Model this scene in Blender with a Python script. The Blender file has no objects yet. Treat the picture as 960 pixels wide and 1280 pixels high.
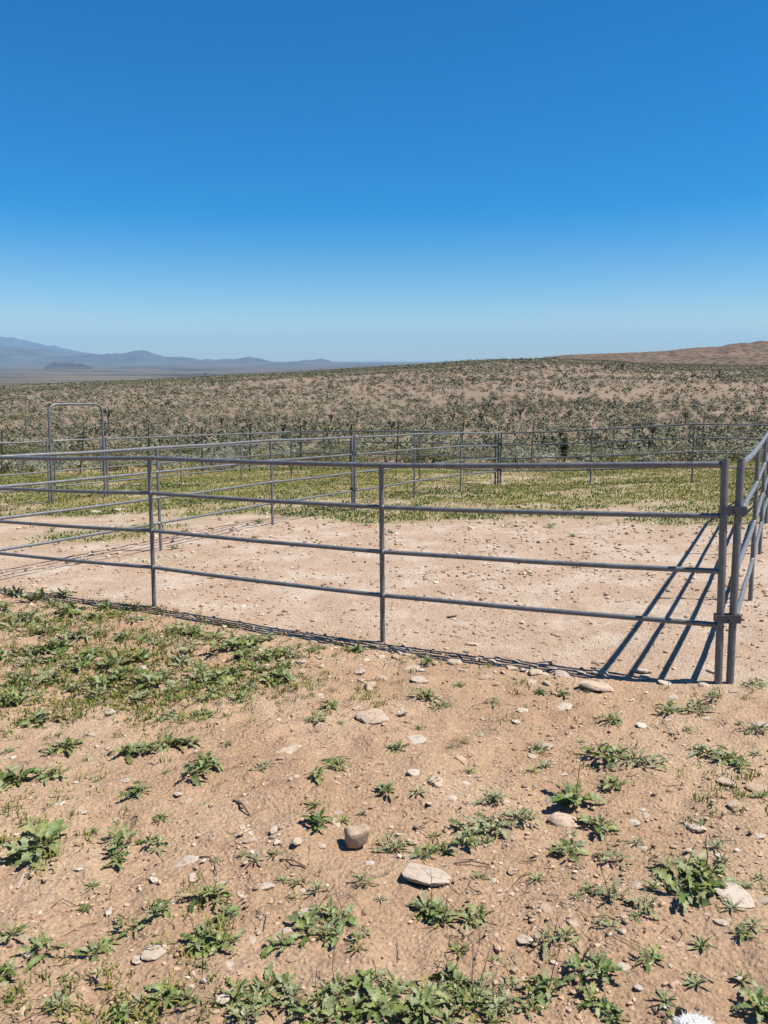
import bpy, math, random
import numpy as np
from mathutils import Vector, Matrix, Euler

R = math.radians
scene = bpy.context.scene
col = scene.collection
rng = random.Random(7)
nr = np.random.default_rng(11)

# ------------------------------------------------------------------ camera
CAM_H = 1.5; PITCH = 0.0985; FPX = 967.0          # focal length in photo pixels (960 x 1280)
cd = bpy.data.cameras.new('camera'); cam = bpy.data.objects.new('camera', cd); col.objects.link(cam)
cam.location = (0, 0, CAM_H); cam.rotation_euler = (math.pi/2 - PITCH, 0, 0)
cd.sensor_fit = 'VERTICAL'; cd.sensor_height = 36; cd.lens = 36*FPX/1280
cd.clip_start = 0.05; cd.clip_end = 120000
scene.camera = cam

# ------------------------------------------------------------------ world, sun, exposure
SUN_EL = R(60); SHADOW = Vector((-0.975, 0.222))     # where shadows fall on the ground
to_sun = Vector((-SHADOW.x*math.cos(SUN_EL), -SHADOW.y*math.cos(SUN_EL), math.sin(SUN_EL))).normalized()
w = bpy.data.worlds.new('World'); scene.world = w; w.use_nodes = True
nt = w.node_tree; nt.nodes.clear()
wo = nt.nodes.new('ShaderNodeOutputWorld'); bg = nt.nodes.new('ShaderNodeBackground')
sky = nt.nodes.new('ShaderNodeTexSky'); sky.sky_type = 'NISHITA'; sky.sun_disc = False
sky.sun_elevation = SUN_EL; sky.sun_rotation = math.atan2(to_sun.x, to_sun.y)
sky.altitude = 900; sky.air_density = 1.0; sky.dust_density = 1.0; sky.ozone_density = 2.2
tc = nt.nodes.new('ShaderNodeTexCoord'); mp = nt.nodes.new('ShaderNodeMapping'); mp.vector_type = 'POINT'
mp.inputs['Rotation'].default_value = (R(-5.0), 0, 0)   # the paddock slopes 5 degrees down from the true horizon
hs = nt.nodes.new('ShaderNodeHueSaturation'); hs.inputs['Hue'].default_value = .503; hs.inputs['Saturation'].default_value = 1.74
nt.links.new(tc.outputs['Generated'], mp.inputs['Vector']); nt.links.new(mp.outputs[0], sky.inputs['Vector'])
nt.links.new(sky.outputs[0], hs.inputs['Color']); nt.links.new(hs.outputs[0], bg.inputs[0])
bg.inputs[1].default_value = 0.070; nt.links.new(bg.outputs[0], wo.inputs[0])
sl = bpy.data.lights.new('sun', 'SUN'); sl.energy = 5.0; sl.angle = R(0.53); sl.color = (1.0, 0.95, 0.87)
so = bpy.data.objects.new('sun', sl); col.objects.link(so); so.rotation_euler = to_sun.to_track_quat('Z', 'Y').to_euler()
so.location = (0, 0, 50)
vs = scene.view_settings
vs.view_transform = 'Standard'; vs.look = 'None'; vs.gamma = 1; vs.exposure = 0.95; vs.use_curve_mapping = False
scene.render.engine = 'CYCLES'; scene.cycles.use_denoising = True
scene.cycles.max_bounces = 6; scene.cycles.transparent_max_bounces = 8

# ------------------------------------------------------------------ helpers
def smooth(a, b, x):
    t = np.clip((np.asarray(x, float)-a)/(b-a), 0, 1); return t*t*(3-2*t)
def _hash(ix, iy, s):
    h = (ix*374761393 + iy*668265263 + s*974634777) & 0xffffffff
    h = ((h ^ (h >> 13))*1274126177) & 0xffffffff
    return ((h ^ (h >> 16)) & 0xffff)/65535.0
def vn(x, y, s=0):
    x = np.asarray(x, float); y = np.asarray(y, float)
    ix = np.floor(x).astype(np.int64); iy = np.floor(y).astype(np.int64)
    fx = x-ix; fy = y-iy; fx = fx*fx*fx*(fx*(fx*6-15)+10); fy = fy*fy*fy*(fy*(fy*6-15)+10)
    a = _hash(ix, iy, s); b = _hash(ix+1, iy, s); c = _hash(ix, iy+1, s); d = _hash(ix+1, iy+1, s)
    return (a*(1-fx)+b*fx)*(1-fy)+(c*(1-fx)+d*fx)*fy-0.5
def fbm(x, y, s=0, o=4):
    r = 0; a = 1.0
    for k in range(o):
        r = r+a*vn(x*2.03**k+17.3*k, y*2.03**k-9.1*k, s+k); a *= 0.5
    return r

def tag(o, label=None, cat=None, group=None, kind=None):
    if label: o['label'] = label
    if cat: o['category'] = cat
    if group: o['group'] = group
    if kind: o['kind'] = kind
    return o
def np_mesh(name, V, F, mat=None, smooth_shade=False):
    V = np.asarray(V, np.float32); F = np.asarray(F, np.int32)
    me = bpy.data.meshes.new(name); k = F.shape[1]
    me.vertices.add(len(V)); me.vertices.foreach_set('co', V.ravel())
    me.loops.add(F.size); me.loops.foreach_set('vertex_index', F.ravel())
    me.polygons.add(len(F)); me.polygons.foreach_set('loop_start', np.arange(0, F.size, k, dtype=np.int32))
    me.polygons.foreach_set('use_smooth', np.full(len(F), smooth_shade))
    me.update(calc_edges=True)
    if mat: me.materials.append(mat)
    return me
def py_mesh(name, V, F, mat=None, smooth_shade=False):
    me = bpy.data.meshes.new(name); me.from_pydata([tuple(v) for v in V], [], [tuple(f) for f in F]); me.update()
    if smooth_shade: me.polygons.foreach_set('use_smooth', [True]*len(me.polygons))
    if mat: me.materials.append(mat)
    return me
def put(name, me, parent=None, loc=None, rot=None, scale=None):
    o = bpy.data.objects.new(name, me); col.objects.link(o)
    if parent: o.parent = parent
    if loc is not None: o.location = loc
    if rot is not None: o.rotation_euler = rot
    if scale is not None: o.scale = (scale,)*3 if isinstance(scale, (int, float)) else scale
    return o
def vattr(me, name, vals):
    a = me.attributes.new(name, 'FLOAT', 'POINT'); a.data.foreach_set('value', np.asarray(vals, np.float32).ravel())

class MB:
    def __init__(s): s.V = []; s.F = []
    def add(s, V, F):
        n = len(s.V); s.V += [tuple(v) for v in V]; s.F += [tuple(i+n for i in f) for f in F]
    def tube(s, pts, rad, n=10, cap=True):
        pts = [Vector(p) for p in pts]; rad = rad if isinstance(rad, (list, tuple)) else [rad]*len(pts)
        t0 = (pts[1]-pts[0]).normalized()
        up = Vector((0, 0, 1)) if abs(t0.z) < .9 else Vector((1, 0, 0))
        V = []; u = t0.cross(up).normalized()
        for i, p in enumerate(pts):
            t = (pts[min(i+1, len(pts)-1)]-pts[max(i-1, 0)]).normalized()
            u = (u-t*u.dot(t)).normalized(); v = t.cross(u)
            for k in range(n):
                a = 2*math.pi*k/n; V.append(p+(u*math.cos(a)+v*math.sin(a))*rad[i])
        F = []
        for i in range(len(pts)-1):
            for k in range(n):
                F.append((i*n+k, i*n+(k+1) % n, (i+1)*n+(k+1) % n, (i+1)*n+k))
        if cap:
            F.append(tuple(range(n-1, -1, -1))); F.append(tuple((len(pts)-1)*n+k for k in range(n)))
        s.add(V, F)
    def box(s, c, h, m=None):
        m = m or Matrix(); c = Vector(c)
        V = [c+m@Vector((x*h[0], y*h[1], z*h[2])) for z in (-1, 1) for y in (-1, 1) for x in (-1, 1)]
        s.add(V, [(0, 2, 3, 1), (4, 5, 7, 6), (0, 1, 5, 4), (2, 6, 7, 3), (0, 4, 6, 2), (1, 3, 7, 5)])
    def mesh(s, name, mat, sm=True, auto=40):
        me = py_mesh(name, s.V, s.F, mat, sm)
        if sm:
            for e_pass in (0,):
                me.set_sharp_from_angle(angle=R(auto))
        return me

# ------------------------------------------------------------------ node material helpers
def new_mat(name):
    m = bpy.data.materials.new(name); m.use_nodes = True
    n = m.node_tree; b = n.nodes['Principled BSDF']; return m, n, b
def nd(n, t, **kw):
    x = n.nodes.new(t)
    for k, v in kw.items():
        if k.startswith('i_'): x.inputs[k[2:].replace('_', ' ')].default_value = v
        else: setattr(x, k, v)
    return x
def mixc(n, fac, a, b, mode='MIX'):
    x = n.nodes.new('ShaderNodeMix'); x.data_type = 'RGBA'; x.blend_type = mode
    for s, v in ((x.inputs[0], fac), (x.inputs[6], a), (x.inputs[7], b)):
        if isinstance(v, bpy.types.NodeSocket): n.links.new(v, s)
        elif isinstance(v, (int, float)): s.default_value = v
        else: s.default_value = (*v, 1)
    return x.outputs[2]
def noise(n, vec, scale, detail=4, rough=.55, w=None):
    x = nd(n, 'ShaderNodeTexNoise'); x.inputs['Scale'].default_value = scale
    x.inputs['Detail'].default_value = detail; x.inputs['Roughness'].default_value = rough
    if vec is not None: n.links.new(vec, x.inputs['Vector'])
    return x.outputs['Fac']
def ramp(n, fac, a, b, lo=0., hi=1.):
    x = nd(n, 'ShaderNodeMapRange'); x.interpolation_type = 'SMOOTHSTEP'
    n.links.new(fac, x.inputs['Value'])
    x.inputs['From Min'].default_value = a; x.inputs['From Max'].default_value = b
    x.inputs['To Min'].default_value = lo; x.inputs['To Max'].default_value = hi
    return x.outputs[0]
def math_n(n, op, a, b=None):
    x = nd(n, 'ShaderNodeMath', operation=op)
    for s, v in zip(x.inputs, (a, b)):
        if v is None: continue
        if isinstance(v, bpy.types.NodeSocket): n.links.new(v, s)
        else: s.default_value = v
    return x.outputs[0]

# ------------------------------------------------------------------ the lie of the land
A1, A2, A3 = 0.0195, 0.0219, -0.0002
C0 = np.array([2.0004, 4.5091]); TH = 0.525; SK = -0.0294; BAY = 2.2838; PH = 1.327
LD = np.array([math.sin(TH), math.cos(TH)]); ND = np.array([-math.cos(TH+SK), math.sin(TH+SK)])
def pen(i, j): return C0+BAY*(i*ND+j*LD)          # i along the front panel, j along the side
BUMP = [((1, 0), -.036), ((2, 0), .02), ((3, 2), .025), ((3, 6), -.09), ((2, 6), -.03), ((1, 6), .08), ((0, 2), .02), ((0, 3), .06), ((0, 4), .10)]
BUMP = [(pen(*k), v) for k, v in BUMP]
SKY_AZ = np.array([-60, -26.4, -16.2, -4.7, 0, 7.1, 11.7, 15.1, 18.3, 26.4, 60])
SKY_Y = np.array([490, 485, 476, 465.5, 460.5, 454.5, 452, 454, 457, 460.5, 460.5])
TD = np.array([0, 24, 40, 60, 80, 100, 130, 160, 200, 250, 300, 350, 420, 700])
TT = np.array([-.047, -.047, -.028, -.011, .008, .028, .052, .069, .081, .089, .0931, .0915, .085, .05])
def gz_smooth(x, y):
    x = np.asarray(x, float); y = np.asarray(y, float)
    yy = np.clip(y, -25, 34); xx = np.clip(x, -16, 18)
    z = A1*(yy-5)+A2*xx+A3*(yy-5)*xx
    for p, v in BUMP: z = z+v*np.exp(-((x-p[0])**2+(y-p[1])**2)/(2*1.3**2))
    D = np.hypot(x, y); az = np.degrees(np.arctan2(x, np.maximum(y, 1e-3)))
    s = ((545-np.interp(az, SKY_AZ, SKY_Y))/967+.047)/(.0931+.047)
    t = -.047+(np.interp(D, TD, TT)+.047)*s
    h = 1.5+t*D*np.cos(np.radians(np.clip(az, -35, 35)))/1.0
    wgt = smooth(25, 44, D)*smooth(-5, 18, y)
    h = h+wgt*(fbm(x/38., y/38., 5, 3)*.9+fbm(x/9., y/9., 8, 2)*.16)
    return z*(1-wgt)+h*wgt
def pen_mask(x, y):                                   # 1 inside the trampled pens
    px = np.asarray(x)-C0[0]; py = np.asarray(y)-C0[1]
    det = ND[0]*LD[1]-ND[1]*LD[0]
    i = (px*LD[1]-py*LD[0])/det/BAY; j = (ND[0]*py-ND[1]*px)/det/BAY
    e = fbm(np.asarray(x)*1.1, np.asarray(y)*1.1, 21, 3)*.35
    return smooth(-.12, .1, j+e*.5)*smooth(-2.0, 0.3, i+1.2)*smooth(9, 7, j)
def grass_mask(x, y):
    x = np.asarray(x, float); y = np.asarray(y, float)
    D = y+np.minimum(x, 0)*-.1
    e = fbm(x*.45, y*.45, 34, 4)
    m = smooth(10.6, 14.6, D+e*5.2-np.clip(x-3, 0, 8)*.15)*smooth(29, 26, y+e*2)
    return m*(.5+.5*smooth(-.34, .05, fbm(x*.8, y*.8, 37, 3)))
def gz(x, y):
    x = np.asarray(x, float); y = np.asarray(y, float)
    z = gz_smooth(x, y); near = smooth(34, 12, np.hypot(x, y))
    p = pen_mask(x, y)
    jd = (x-C0[0])*-ND[1]+(y-C0[1])*ND[0]; near = near*(1-.8*np.exp(-(jd/.34)**2))
    rough = fbm(x*.9, y*.9, 41, 3)*.055+fbm(x*4.3, y*4.3, 45, 3)*.034
    fine = np.maximum(fbm(x*10, y*10, 51, 3), -.15)*.018+np.maximum(fbm(x*18, y*18, 57, 2)-.14, 0)*.05
    return z+near*(rough*(1-.6*p)+fine*(1-.45*p))
def ray(u, v):
    c, s = math.cos(PITCH), math.sin(PITCH)
    a = (u-480)/FPX; b = (640-v)/FPX
    return Vector((a, c+b*s, -s+b*c))
def on_ground(u, v, lo=1.0, hi=420.0, f=gz):
    d = ray(u, v); ts = np.exp(np.linspace(math.log(lo), math.log(hi), 260))
    g = CAM_H+d.z*ts-f(d.x*ts, d.y*ts)
    k = np.argmax(g < 0)
    if g[k] >= 0: return None
    a, b = ts[max(k-1, 0)], ts[k]
    for _ in range(14):
        m = .5*(a+b)
        if CAM_H+d.z*m-float(f(d.x*m, d.y*m)) < 0: b = m
        else: a = m
    return Vector((d.x*b, d.y*b, float(f(d.x*b, d.y*b))))
def px_size(p): return p.y*math.cos(PITCH)/FPX     # metres per photo pixel at a point

# ------------------------------------------------------------------ ground
m_ground, n, b = new_mat('desert_soil')
geo = nd(n, 'ShaderNodeNewGeometry'); P = geo.outputs['Position']
def at(name): return nd(n, 'ShaderNodeAttribute', attribute_name=name).outputs['Fac']
big = ramp(n, noise(n, P, .9, 5), .35, .68)
c = mixc(n, big, (.45, .292, .18), (.53, .37, .24))
c = mixc(n, ramp(n, noise(n, P, 3.1, 6, .65), .56, .72), c, (.35, .215, .145))
pale = mixc(n, ramp(n, noise(n, P, 1.7, 6, .6), .4, .7), (.50, .355, .25), (.61, .495, .39))
pale = mixc(n, ramp(n, noise(n, P, 5.5, 5, .7), .57, .7), pale, (.40, .265, .18))
c = mixc(n, at('pen'), c, pale)
hillc = mixc(n, ramp(n, noise(n, P, .09, 5), .4, .62), (.295, .215, .148), (.245, .185, .127))
hillc = mixc(n, math_n(n, 'MULTIPLY', at('flat'), ramp(n, noise(n, P, .5, 5), .3, .6)), hillc, (.235, .215, .125))
c = mixc(n, at('hill'), c, hillc)
gr = mixc(n, ramp(n, noise(n, P, 2.2, 5), .35, .65), (.20, .20, .045), (.33, .27, .10))
c = mixc(n, math_n(n, 'MULTIPLY', at('grass'), .72), c, gr)
speck = ramp(n, noise(n, P, 60, 5, .75), .32, .66, .70, 1.12)
sp = nd(n, 'ShaderNodeCombineColor'); [n.links.new(speck, sp.inputs[k]) for k in range(3)]
c = mixc(n, 1.0, c, sp.outputs[0], 'MULTIPLY')
vor = nd(n, 'ShaderNodeTexVoronoi', feature='F1'); n.links.new(P, vor.inputs['Vector']); vor.inputs['Scale'].default_value = 55
vr = nd(n, 'ShaderNodeSeparateColor'); n.links.new(vor.outputs['Color'], vr.inputs[0])
c = mixc(n, math_n(n, 'MULTIPLY', ramp(n, vr.outputs[0], .945, .96), math_n(n, 'MULTIPLY', ramp(n, vor.outputs['Distance'], .5, .3), .75)), c, (.60, .50, .40))
n.links.new(c, b.inputs['Base Color']); b.inputs['Roughness'].default_value = .95
b.inputs['Specular IOR Level'].default_value = .15
hgt = math_n(n, 'ADD', noise(n, P, 26, 7, .68), math_n(n, 'MULTIPLY', noise(n, P, 110, 4, .6), .3))
hgt = math_n(n, 'ADD', hgt, math_n(n, 'MULTIPLY', ramp(n, vor.outputs['Distance'], .6, .1), .25))
bp = nd(n, 'ShaderNodeBump'); bp.inputs['Strength'].default_value = .85; bp.inputs['Distance'].default_value = .022
n.links.new(hgt, bp.inputs['Height']); n.links.new(bp.outputs[0], b.inputs['Normal'])

def lines(fine_lo, fine_hi, step, g, lo, hi):
    a = list(np.arange(fine_lo, fine_hi+1e-6, step)); s = step
    while a[-1] < hi: s *= g; a.append(a[-1]+s)
    pre = []; s = step; q = fine_lo
    while q > lo: s *= g; q -= s; pre.append(q)
    return np.array(pre[::-1]+a)
gx = lines(-2.7, 2.7, .028, 1.028, -640, 640); gy = lines(1.3, 5.6, .028, 1.028, -160, 560)
X, Y = np.meshgrid(gx, gy); Z = gz(X, Y)
NX, NY = len(gx), len(gy)
ii = (np.arange(NY-1)[:, None]*NX+np.arange(NX-1)[None, :]).ravel()
me = np_mesh('ground', np.stack([X.ravel(), Y.ravel(), Z.ravel()], 1), np.stack([ii, ii+1, ii+NX+1, ii+NX], 1), m_ground, True)
vattr(me, 'pen', pen_mask(X, Y)*smooth(30, 20, np.hypot(X, Y))); vattr(me, 'grass', grass_mask(X, Y))
vattr(me, 'hill', smooth(24, 40, np.hypot(X, Y))*smooth(-10, 15, Y))
vattr(me, 'flat', smooth(85, 45, np.hypot(X, Y))*smooth(22, 26, Y))
tag(put('ground', me), kind='structure', label='tan desert soil running from the weedy foreground up the scrub hillside')

# ------------------------------------------------------------------ far land: plain, hills, mountains
def far_mat(name, ca, cb, scale, spots=None, stretch=1.0):
    m, n, b = new_mat(name); geo = nd(n, 'ShaderNodeNewGeometry')
    mp_ = nd(n, 'ShaderNodeMapping'); n.links.new(geo.outputs['Position'], mp_.inputs[0]); mp_.inputs['Scale'].default_value = (1, stretch, 1)
    c = mixc(n, ramp(n, noise(n, mp_.outputs[0], scale, 7, .62), .38, .62), ca, cb)
    if spots:
        v = nd(n, 'ShaderNodeTexVoronoi'); n.links.new(geo.outputs['Position'], v.inputs['Vector']); v.inputs['Scale'].default_value = spots[0]
        k = math_n(n, 'MULTIPLY', ramp(n, v.outputs['Distance'], .5, .36), .9)
        c = mixc(n, k, c, spots[1])
    n.links.new(c, b.inputs['Base Color']); b.inputs['Roughness'].default_value = 1; b.inputs['Specular IOR Level'].default_value = 0
    return m
def px_az(u): return (u-480)/FPX
def tan_y(v): return math.tan(math.atan((640-v)/FPX)-PITCH)
def sheet(name, us, rows, zf, mat, label):
    """grid of directions x distances; zf(u index array, distance) gives the height"""
    V = np.zeros((len(rows), len(us), 3)); a = px_az(us)
    for r_, (D, vv) in enumerate(rows):
        V[r_, :, 0] = a*D; V[r_, :, 1] = D; V[r_, :, 2] = zf(us, D, vv)
    nx = len(us); i = (np.arange(len(rows)-1)[:, None]*nx+np.arange(nx-1)[None, :]).ravel()
    o = put(name, np_mesh(name, V.reshape(-1, 3), np.stack([i, i+1, i+nx+1, i+nx], 1), mat, True))
    return tag(o, kind='structure', label=label)
m_plain = far_mat('plain_soil', (.05, .058, .065), (.19, .165, .135), .0010, stretch=3.0)
us = np.linspace(-500, 1400, 120)
PD = np.array([560, 900, 1500, 3000, 6000, 9000, 12000, 16000, 21000, 44000]); PY = np.array([492, 484, 480, 475, 467, 462, 459, 456, 453.5, 452])
rows = [(D, None) for D in np.exp(np.linspace(math.log(560), math.log(44000), 90))]
sheet('plain', us, rows, lambda u, D, v: CAM_H+D*np.tan(np.arctan((640-np.interp(math.log(D), np.log(PD), PY))/FPX)-PITCH)+fbm(px_az(u)*D/900., np.full(len(u), D/900.), 3, 4)*min(D*.0012, 9), m_plain,
      'wide hazy desert valley floor far beyond the scrub hillside')
def ridge(name, prof, D, depth, base_y, mat, label, rough, seed, step=4):
    pu = np.array([p[0] for p in prof], float); pv = np.array([p[1] for p in prof], float)
    us = np.arange(pu[0], pu[-1]+.1, step)
    base = CAM_H+D*tan_y(base_y)
    def zf(u, d, k):
        top = CAM_H+D*np.array([tan_y(q) for q in np.interp(u, pu, pv)+(fbm(u/11., u*0., seed+5, 4)*2.2 if D > 5000 else 0)]); base = CAM_H+D*tan_y(base_y)
        x = px_az(u)*d/(depth*.5); y = np.full(len(u), d/(depth*.5))
        rdg = -np.abs(fbm(x, y, seed, 5))*rough
        h = np.maximum(top-base, 0)
        return CAM_H+d*tan_y(base_y)-h*.05+h*1.05*k+rdg*h*(1-abs(k-.5)*.6)*(1 if k < .97 else .2)-(D-d)*.0
    ks = [0, .08, .17, .27, .38, .5, .62, .74, .86, .94, 1.0, .9, .6, .2, 0]
    rows = [(D-depth+depth*i/10, k) for i, k in enumerate(ks)]
    sheet(name, us, rows, zf, mat, label)
m_mtn = far_mat('mountain_rock', (.06, .06, .065), (.13, .115, .105), .0012)
ridge('mountain', [(-300, 455), (-200, 436), (-60, 425), (0, 422), (25, 422), (40, 425), (60, 430), (95, 437), (140, 444), (200, 455)], 34000, 7000, 458, m_mtn, 'palest and highest blue mountain, behind the nearer range', .25, 71)
ridge('mountain', [(-400, 448), (-200, 440), (0, 434), (30, 434), (60, 437), (95, 440), (120, 441), (145, 442), (160, 440), (170, 438.5), (180, 437), (190, 440), (205, 443.5), (225, 446), (245, 448), (270, 450), (295, 448), (315, 445), (328, 447.5), (350, 454), (372, 452), (392, 449.5), (402, 448.5), (412, 451), (422, 456), (470, 461), (600, 462)],
      22000, 5500, 461, m_mtn, 'long blue mountain range with one pointed peak beyond the valley', .35, 77)
ridge('hill', [(60, 460), (68, 455), (76, 449.5), (84, 450.5), (95, 452), (108, 454), (122, 459)], 11000, 1300, 460, m_mtn, 'small dark hill standing alone on the hazy valley floor', .3, 83, 1.5)
m_red = far_mat('red_hill_soil', (.215, .15, .115), (.16, .12, .095), .03, spots=(.13, (.06, .062, .042)))
ridge('hill', [(560, 466), (640, 452), (680, 446), (705, 443.5), (722, 442.5), (760, 441.5), (800, 440), (825, 438.5), (850, 435.5), (868, 434), (895, 433), (905, 429.5), (920, 428), (930, 428), (942, 425.5), (960, 426), (1000, 424), (1100, 430), (1250, 445)],
      1000, 330, 464, m_red, 'reddish brown hill dotted with scrub behind the grey-green ridge', .22, 91, 3)

# ------------------------------------------------------------------ haze
m_haze, n, b = new_mat('haze_air'); n.nodes.remove(b)
pv = nd(n, 'ShaderNodeVolumePrincipled'); pv.inputs['Density'].default_value = 3.0e-5
pv.inputs['Color'].default_value = (.33, .58, .84, 1); pv.inputs['Anisotropy'].default_value = 0.0
n.links.new(pv.outputs[0], n.nodes['Material Output'].inputs['Volume'])
hb = MB(); HT = math.atan(.093)                     # level with the true horizon, which the paddock slopes away from
hb.box((0, 20300, 560), (45000, 21500, 680))
tag(put('haze', hb.mesh('haze', m_haze, False), None, (0, 0, 0), (HT, 0, 0)), kind='stuff', label='thin blue haze in the air over the valley')

# ------------------------------------------------------------------ steel corral panels
m_steel, n, b = new_mat('galvanised_steel')
tcn = nd(n, 'ShaderNodeTexCoord'); oi = nd(n, 'ShaderNodeObjectInfo'); gp = nd(n, 'ShaderNodeNewGeometry').outputs['Position']
f1 = ramp(n, noise(n, gp, 14, 5, .7), .35, .7); f2 = ramp(n, noise(n, gp, 90, 3, .6), .45, .75)
c = mixc(n, f1, (.185, .195, .20), (.285, .29, .295)); c = mixc(n, math_n(n, 'MULTIPLY', f2, .5), c, (.10, .11, .12))
c = mixc(n, math_n(n, 'MULTIPLY', ramp(n, noise(n, gp, 7, 7, .75), .60, .70), .75), c, (.12, .07, .045))
c = mixc(n, math_n(n, 'MULTIPLY', ramp(n, noise(n, gp, 5, 6, .7), .5, .72), .5), c, (.27, .24, .20))
n.links.new(c, b.inputs['Base Color']); b.inputs['Metallic'].default_value = .4
n.links.new(ramp(n, noise(n, gp, 30, 4), .3, .7, .38, .6), b.inputs['Roughness'])
m_weld, n, b = new_mat('weld_bead'); b.inputs['Base Color'].default_value = (.30, .30, .30, 1); b.inputs['Metallic'].default_value = .4; b.inputs['Roughness'].default_value = .5
m_clamp, n, b = new_mat('dark_clamp_steel'); b.inputs['Base Color'].default_value = (.10, .105, .11, 1); b.inputs['Metallic'].default_value = .4; b.inputs['Roughness'].default_value = .5
RAILF = (.265, .508, .755)
def base3(p): return Vector((p[0], p[1], float(gz_smooth(p[0], p[1]))))
def panel(pts, label, group, seed, detail=True, clamp_end=None):
    """pts: feet of end post, uprights, end post"""
    r_ = random.Random(seed)
    B = [base3(p) for p in pts]; o = B[0].copy()
    root = put('corral_panel', None, loc=o); root.empty_display_size = .2
    tag(root, label, 'fence panel', group)
    lean = Vector((r_.uniform(-.012, .012), r_.uniform(-.012, .012), 1))
    n_ = 12 if detail else 8
    for k, p in enumerate(B):
        end = k in (0, len(B)-1); rad = .0222 if end else .0185
        top = PH+.012 if end else PH-.02
        mb = MB(); q = p-o
        mb.tube([q+Vector((0, 0, -.07)), q+lean*(top*.5)+Vector((r_.uniform(-.003, .003), r_.uniform(-.003, .003), 0)), q+lean*top], rad, n_)
        put('post' if end else 'upright', mb.mesh('post', m_steel), root)
    if detail:
        for k in range(1, len(B)-1):
            for f in RAILF:
                for sgn in (-1, 1):
                    dd = (B[k+sgn]-B[k]).normalized(); cc = B[k]-o+lean*(PH*f)+dd*.0165; wb = MB()
                    wb.tube([cc-dd*.005, cc+dd*.002, cc+dd*.007], [.0215, .0205, .0172], 9); put('weld', wb.mesh('weld', m_weld), root)
    for f in RAILF+(1.0,):
        h = PH*f if f < 1 else PH-.022
        pts_ = []
        for k, p in enumerate(B):
            q = p-o+lean*h
            if k == 0: d = (B[1]-p).normalized(); q = q+d*.02
            elif k == len(B)-1: d = (B[k-1]-p).normalized(); q = q+d*.02
            if k:
                a = pts_[-1]
                for t in (.25, .5, .75):
                    pts_.append(a.lerp(q, t)+Vector((r_.uniform(-.004, .004), r_.uniform(-.004, .004), -.006*math.sin(math.pi*t)+r_.uniform(-.003, .003))))
            pts_.append(q)
        mb = MB(); mb.tube(pts_, .0195 if f == 1 else .0165, n_, True)
        put('top_rail' if f == 1 else 'rail', mb.mesh('rail', m_steel), root)
    if clamp_end is not None:
        p = B[0]; e = Vector((clamp_end[0], clamp_end[1], p.z)); d = (e-p); L = d.length/2; d.normalize(); s = Vector((-d.y, d.x, 0))
        for f in (.295, .78):
            mb = MB(); cc = (p+e)/2-o+lean*(PH*f); mm = Matrix((d, s, Vector((0, 0, 1)))).transposed()
            for sg in (-1, 1):
                mb.box(cc+s*sg*.031, (L+.034, .004, .024), mm); mb.box(cc+d*sg*(L+.030), (.004, .027, .0238), mm)
            mb.tube([cc-s*.05, cc+s*.05], .008, 8)
            put('clamp', mb.mesh('clamp', m_clamp, False), root)
    return root
GAP = np.array([.068, -.004])
front = [pen(k, 0) for k in range(4)]
panel(front, 'long front corral panel of four grey pipe rails, its shadow along the weeds', 'corral panels', 1)
sideA = [pen(0, 0)+GAP, pen(0, 1)+np.array([-.025, 0]), pen(0, 2)+np.array([-.14, .0]), pen(0, 3)+np.array([-.24, .02])]   # the panel bows inward
panel(sideA, 'corral panel clamped to the front panel corner, its rail shadows barring the bare pen floor', 'corral panels', 2, True, pen(0, 0))
panel([sideA[3]*(1-j/3)+pen(0, 6)*(j/3)+LD*.07 for j in range(4)], 'side corral panel reaching back from the bare corner to the grassy end', 'corral panels', 3)
L1 = [pen(3, j)+LD*.06 for j in range(4)]; L2 = [pen(3, j)+LD*.13 for j in range(3, 7)]
panel(L1, 'sunlit corral panel dividing the two pens, casting striped shadows on bare soil', 'corral panels', 4)
panel(L2, 'corral panel dividing the two pens, standing in the green grass', 'corral panels', 5, True, pen(3, 3)+LD*.06)
FARE = pen(3, 6)+LD*.13
panel([FARE+np.array([.06, -.03])-ND*BAY*k for k in range(4)], 'back corral panel of the pen, dark against the scrub and rising to the side', 'corral panels', 6, True, FARE)
K = pen(3, 6)+LD*.13+ND*(BAY*3)
K = np.array([-2.86, 23.2])+LD*.24
mdir = -LD
panel([FARE+np.array([-.06, .05])+(K-FARE)*k/3 for k in range(4)], 'back corral panel of the neighbouring pen, thin dark rails before the sagebrush', 'corral panels', 7, False)
M1 = [K+np.array([-.05, -.08])+mdir*BAY*k for k in range(4)]
panel(M1, 'corral panel between the arched gate and the far pen corner', 'corral panels', 8, False)
g0 = M1[-1]+mdir*.08; g1 = g0+mdir*1.36
M2s = g1+mdir*.07
panel([M2s, M2s+mdir*1.25, M2s+mdir*3.5, M2s+mdir*5.8], 'corral panel continuing from the arched gate on the near side', 'corral panels', 9, False)
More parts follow.
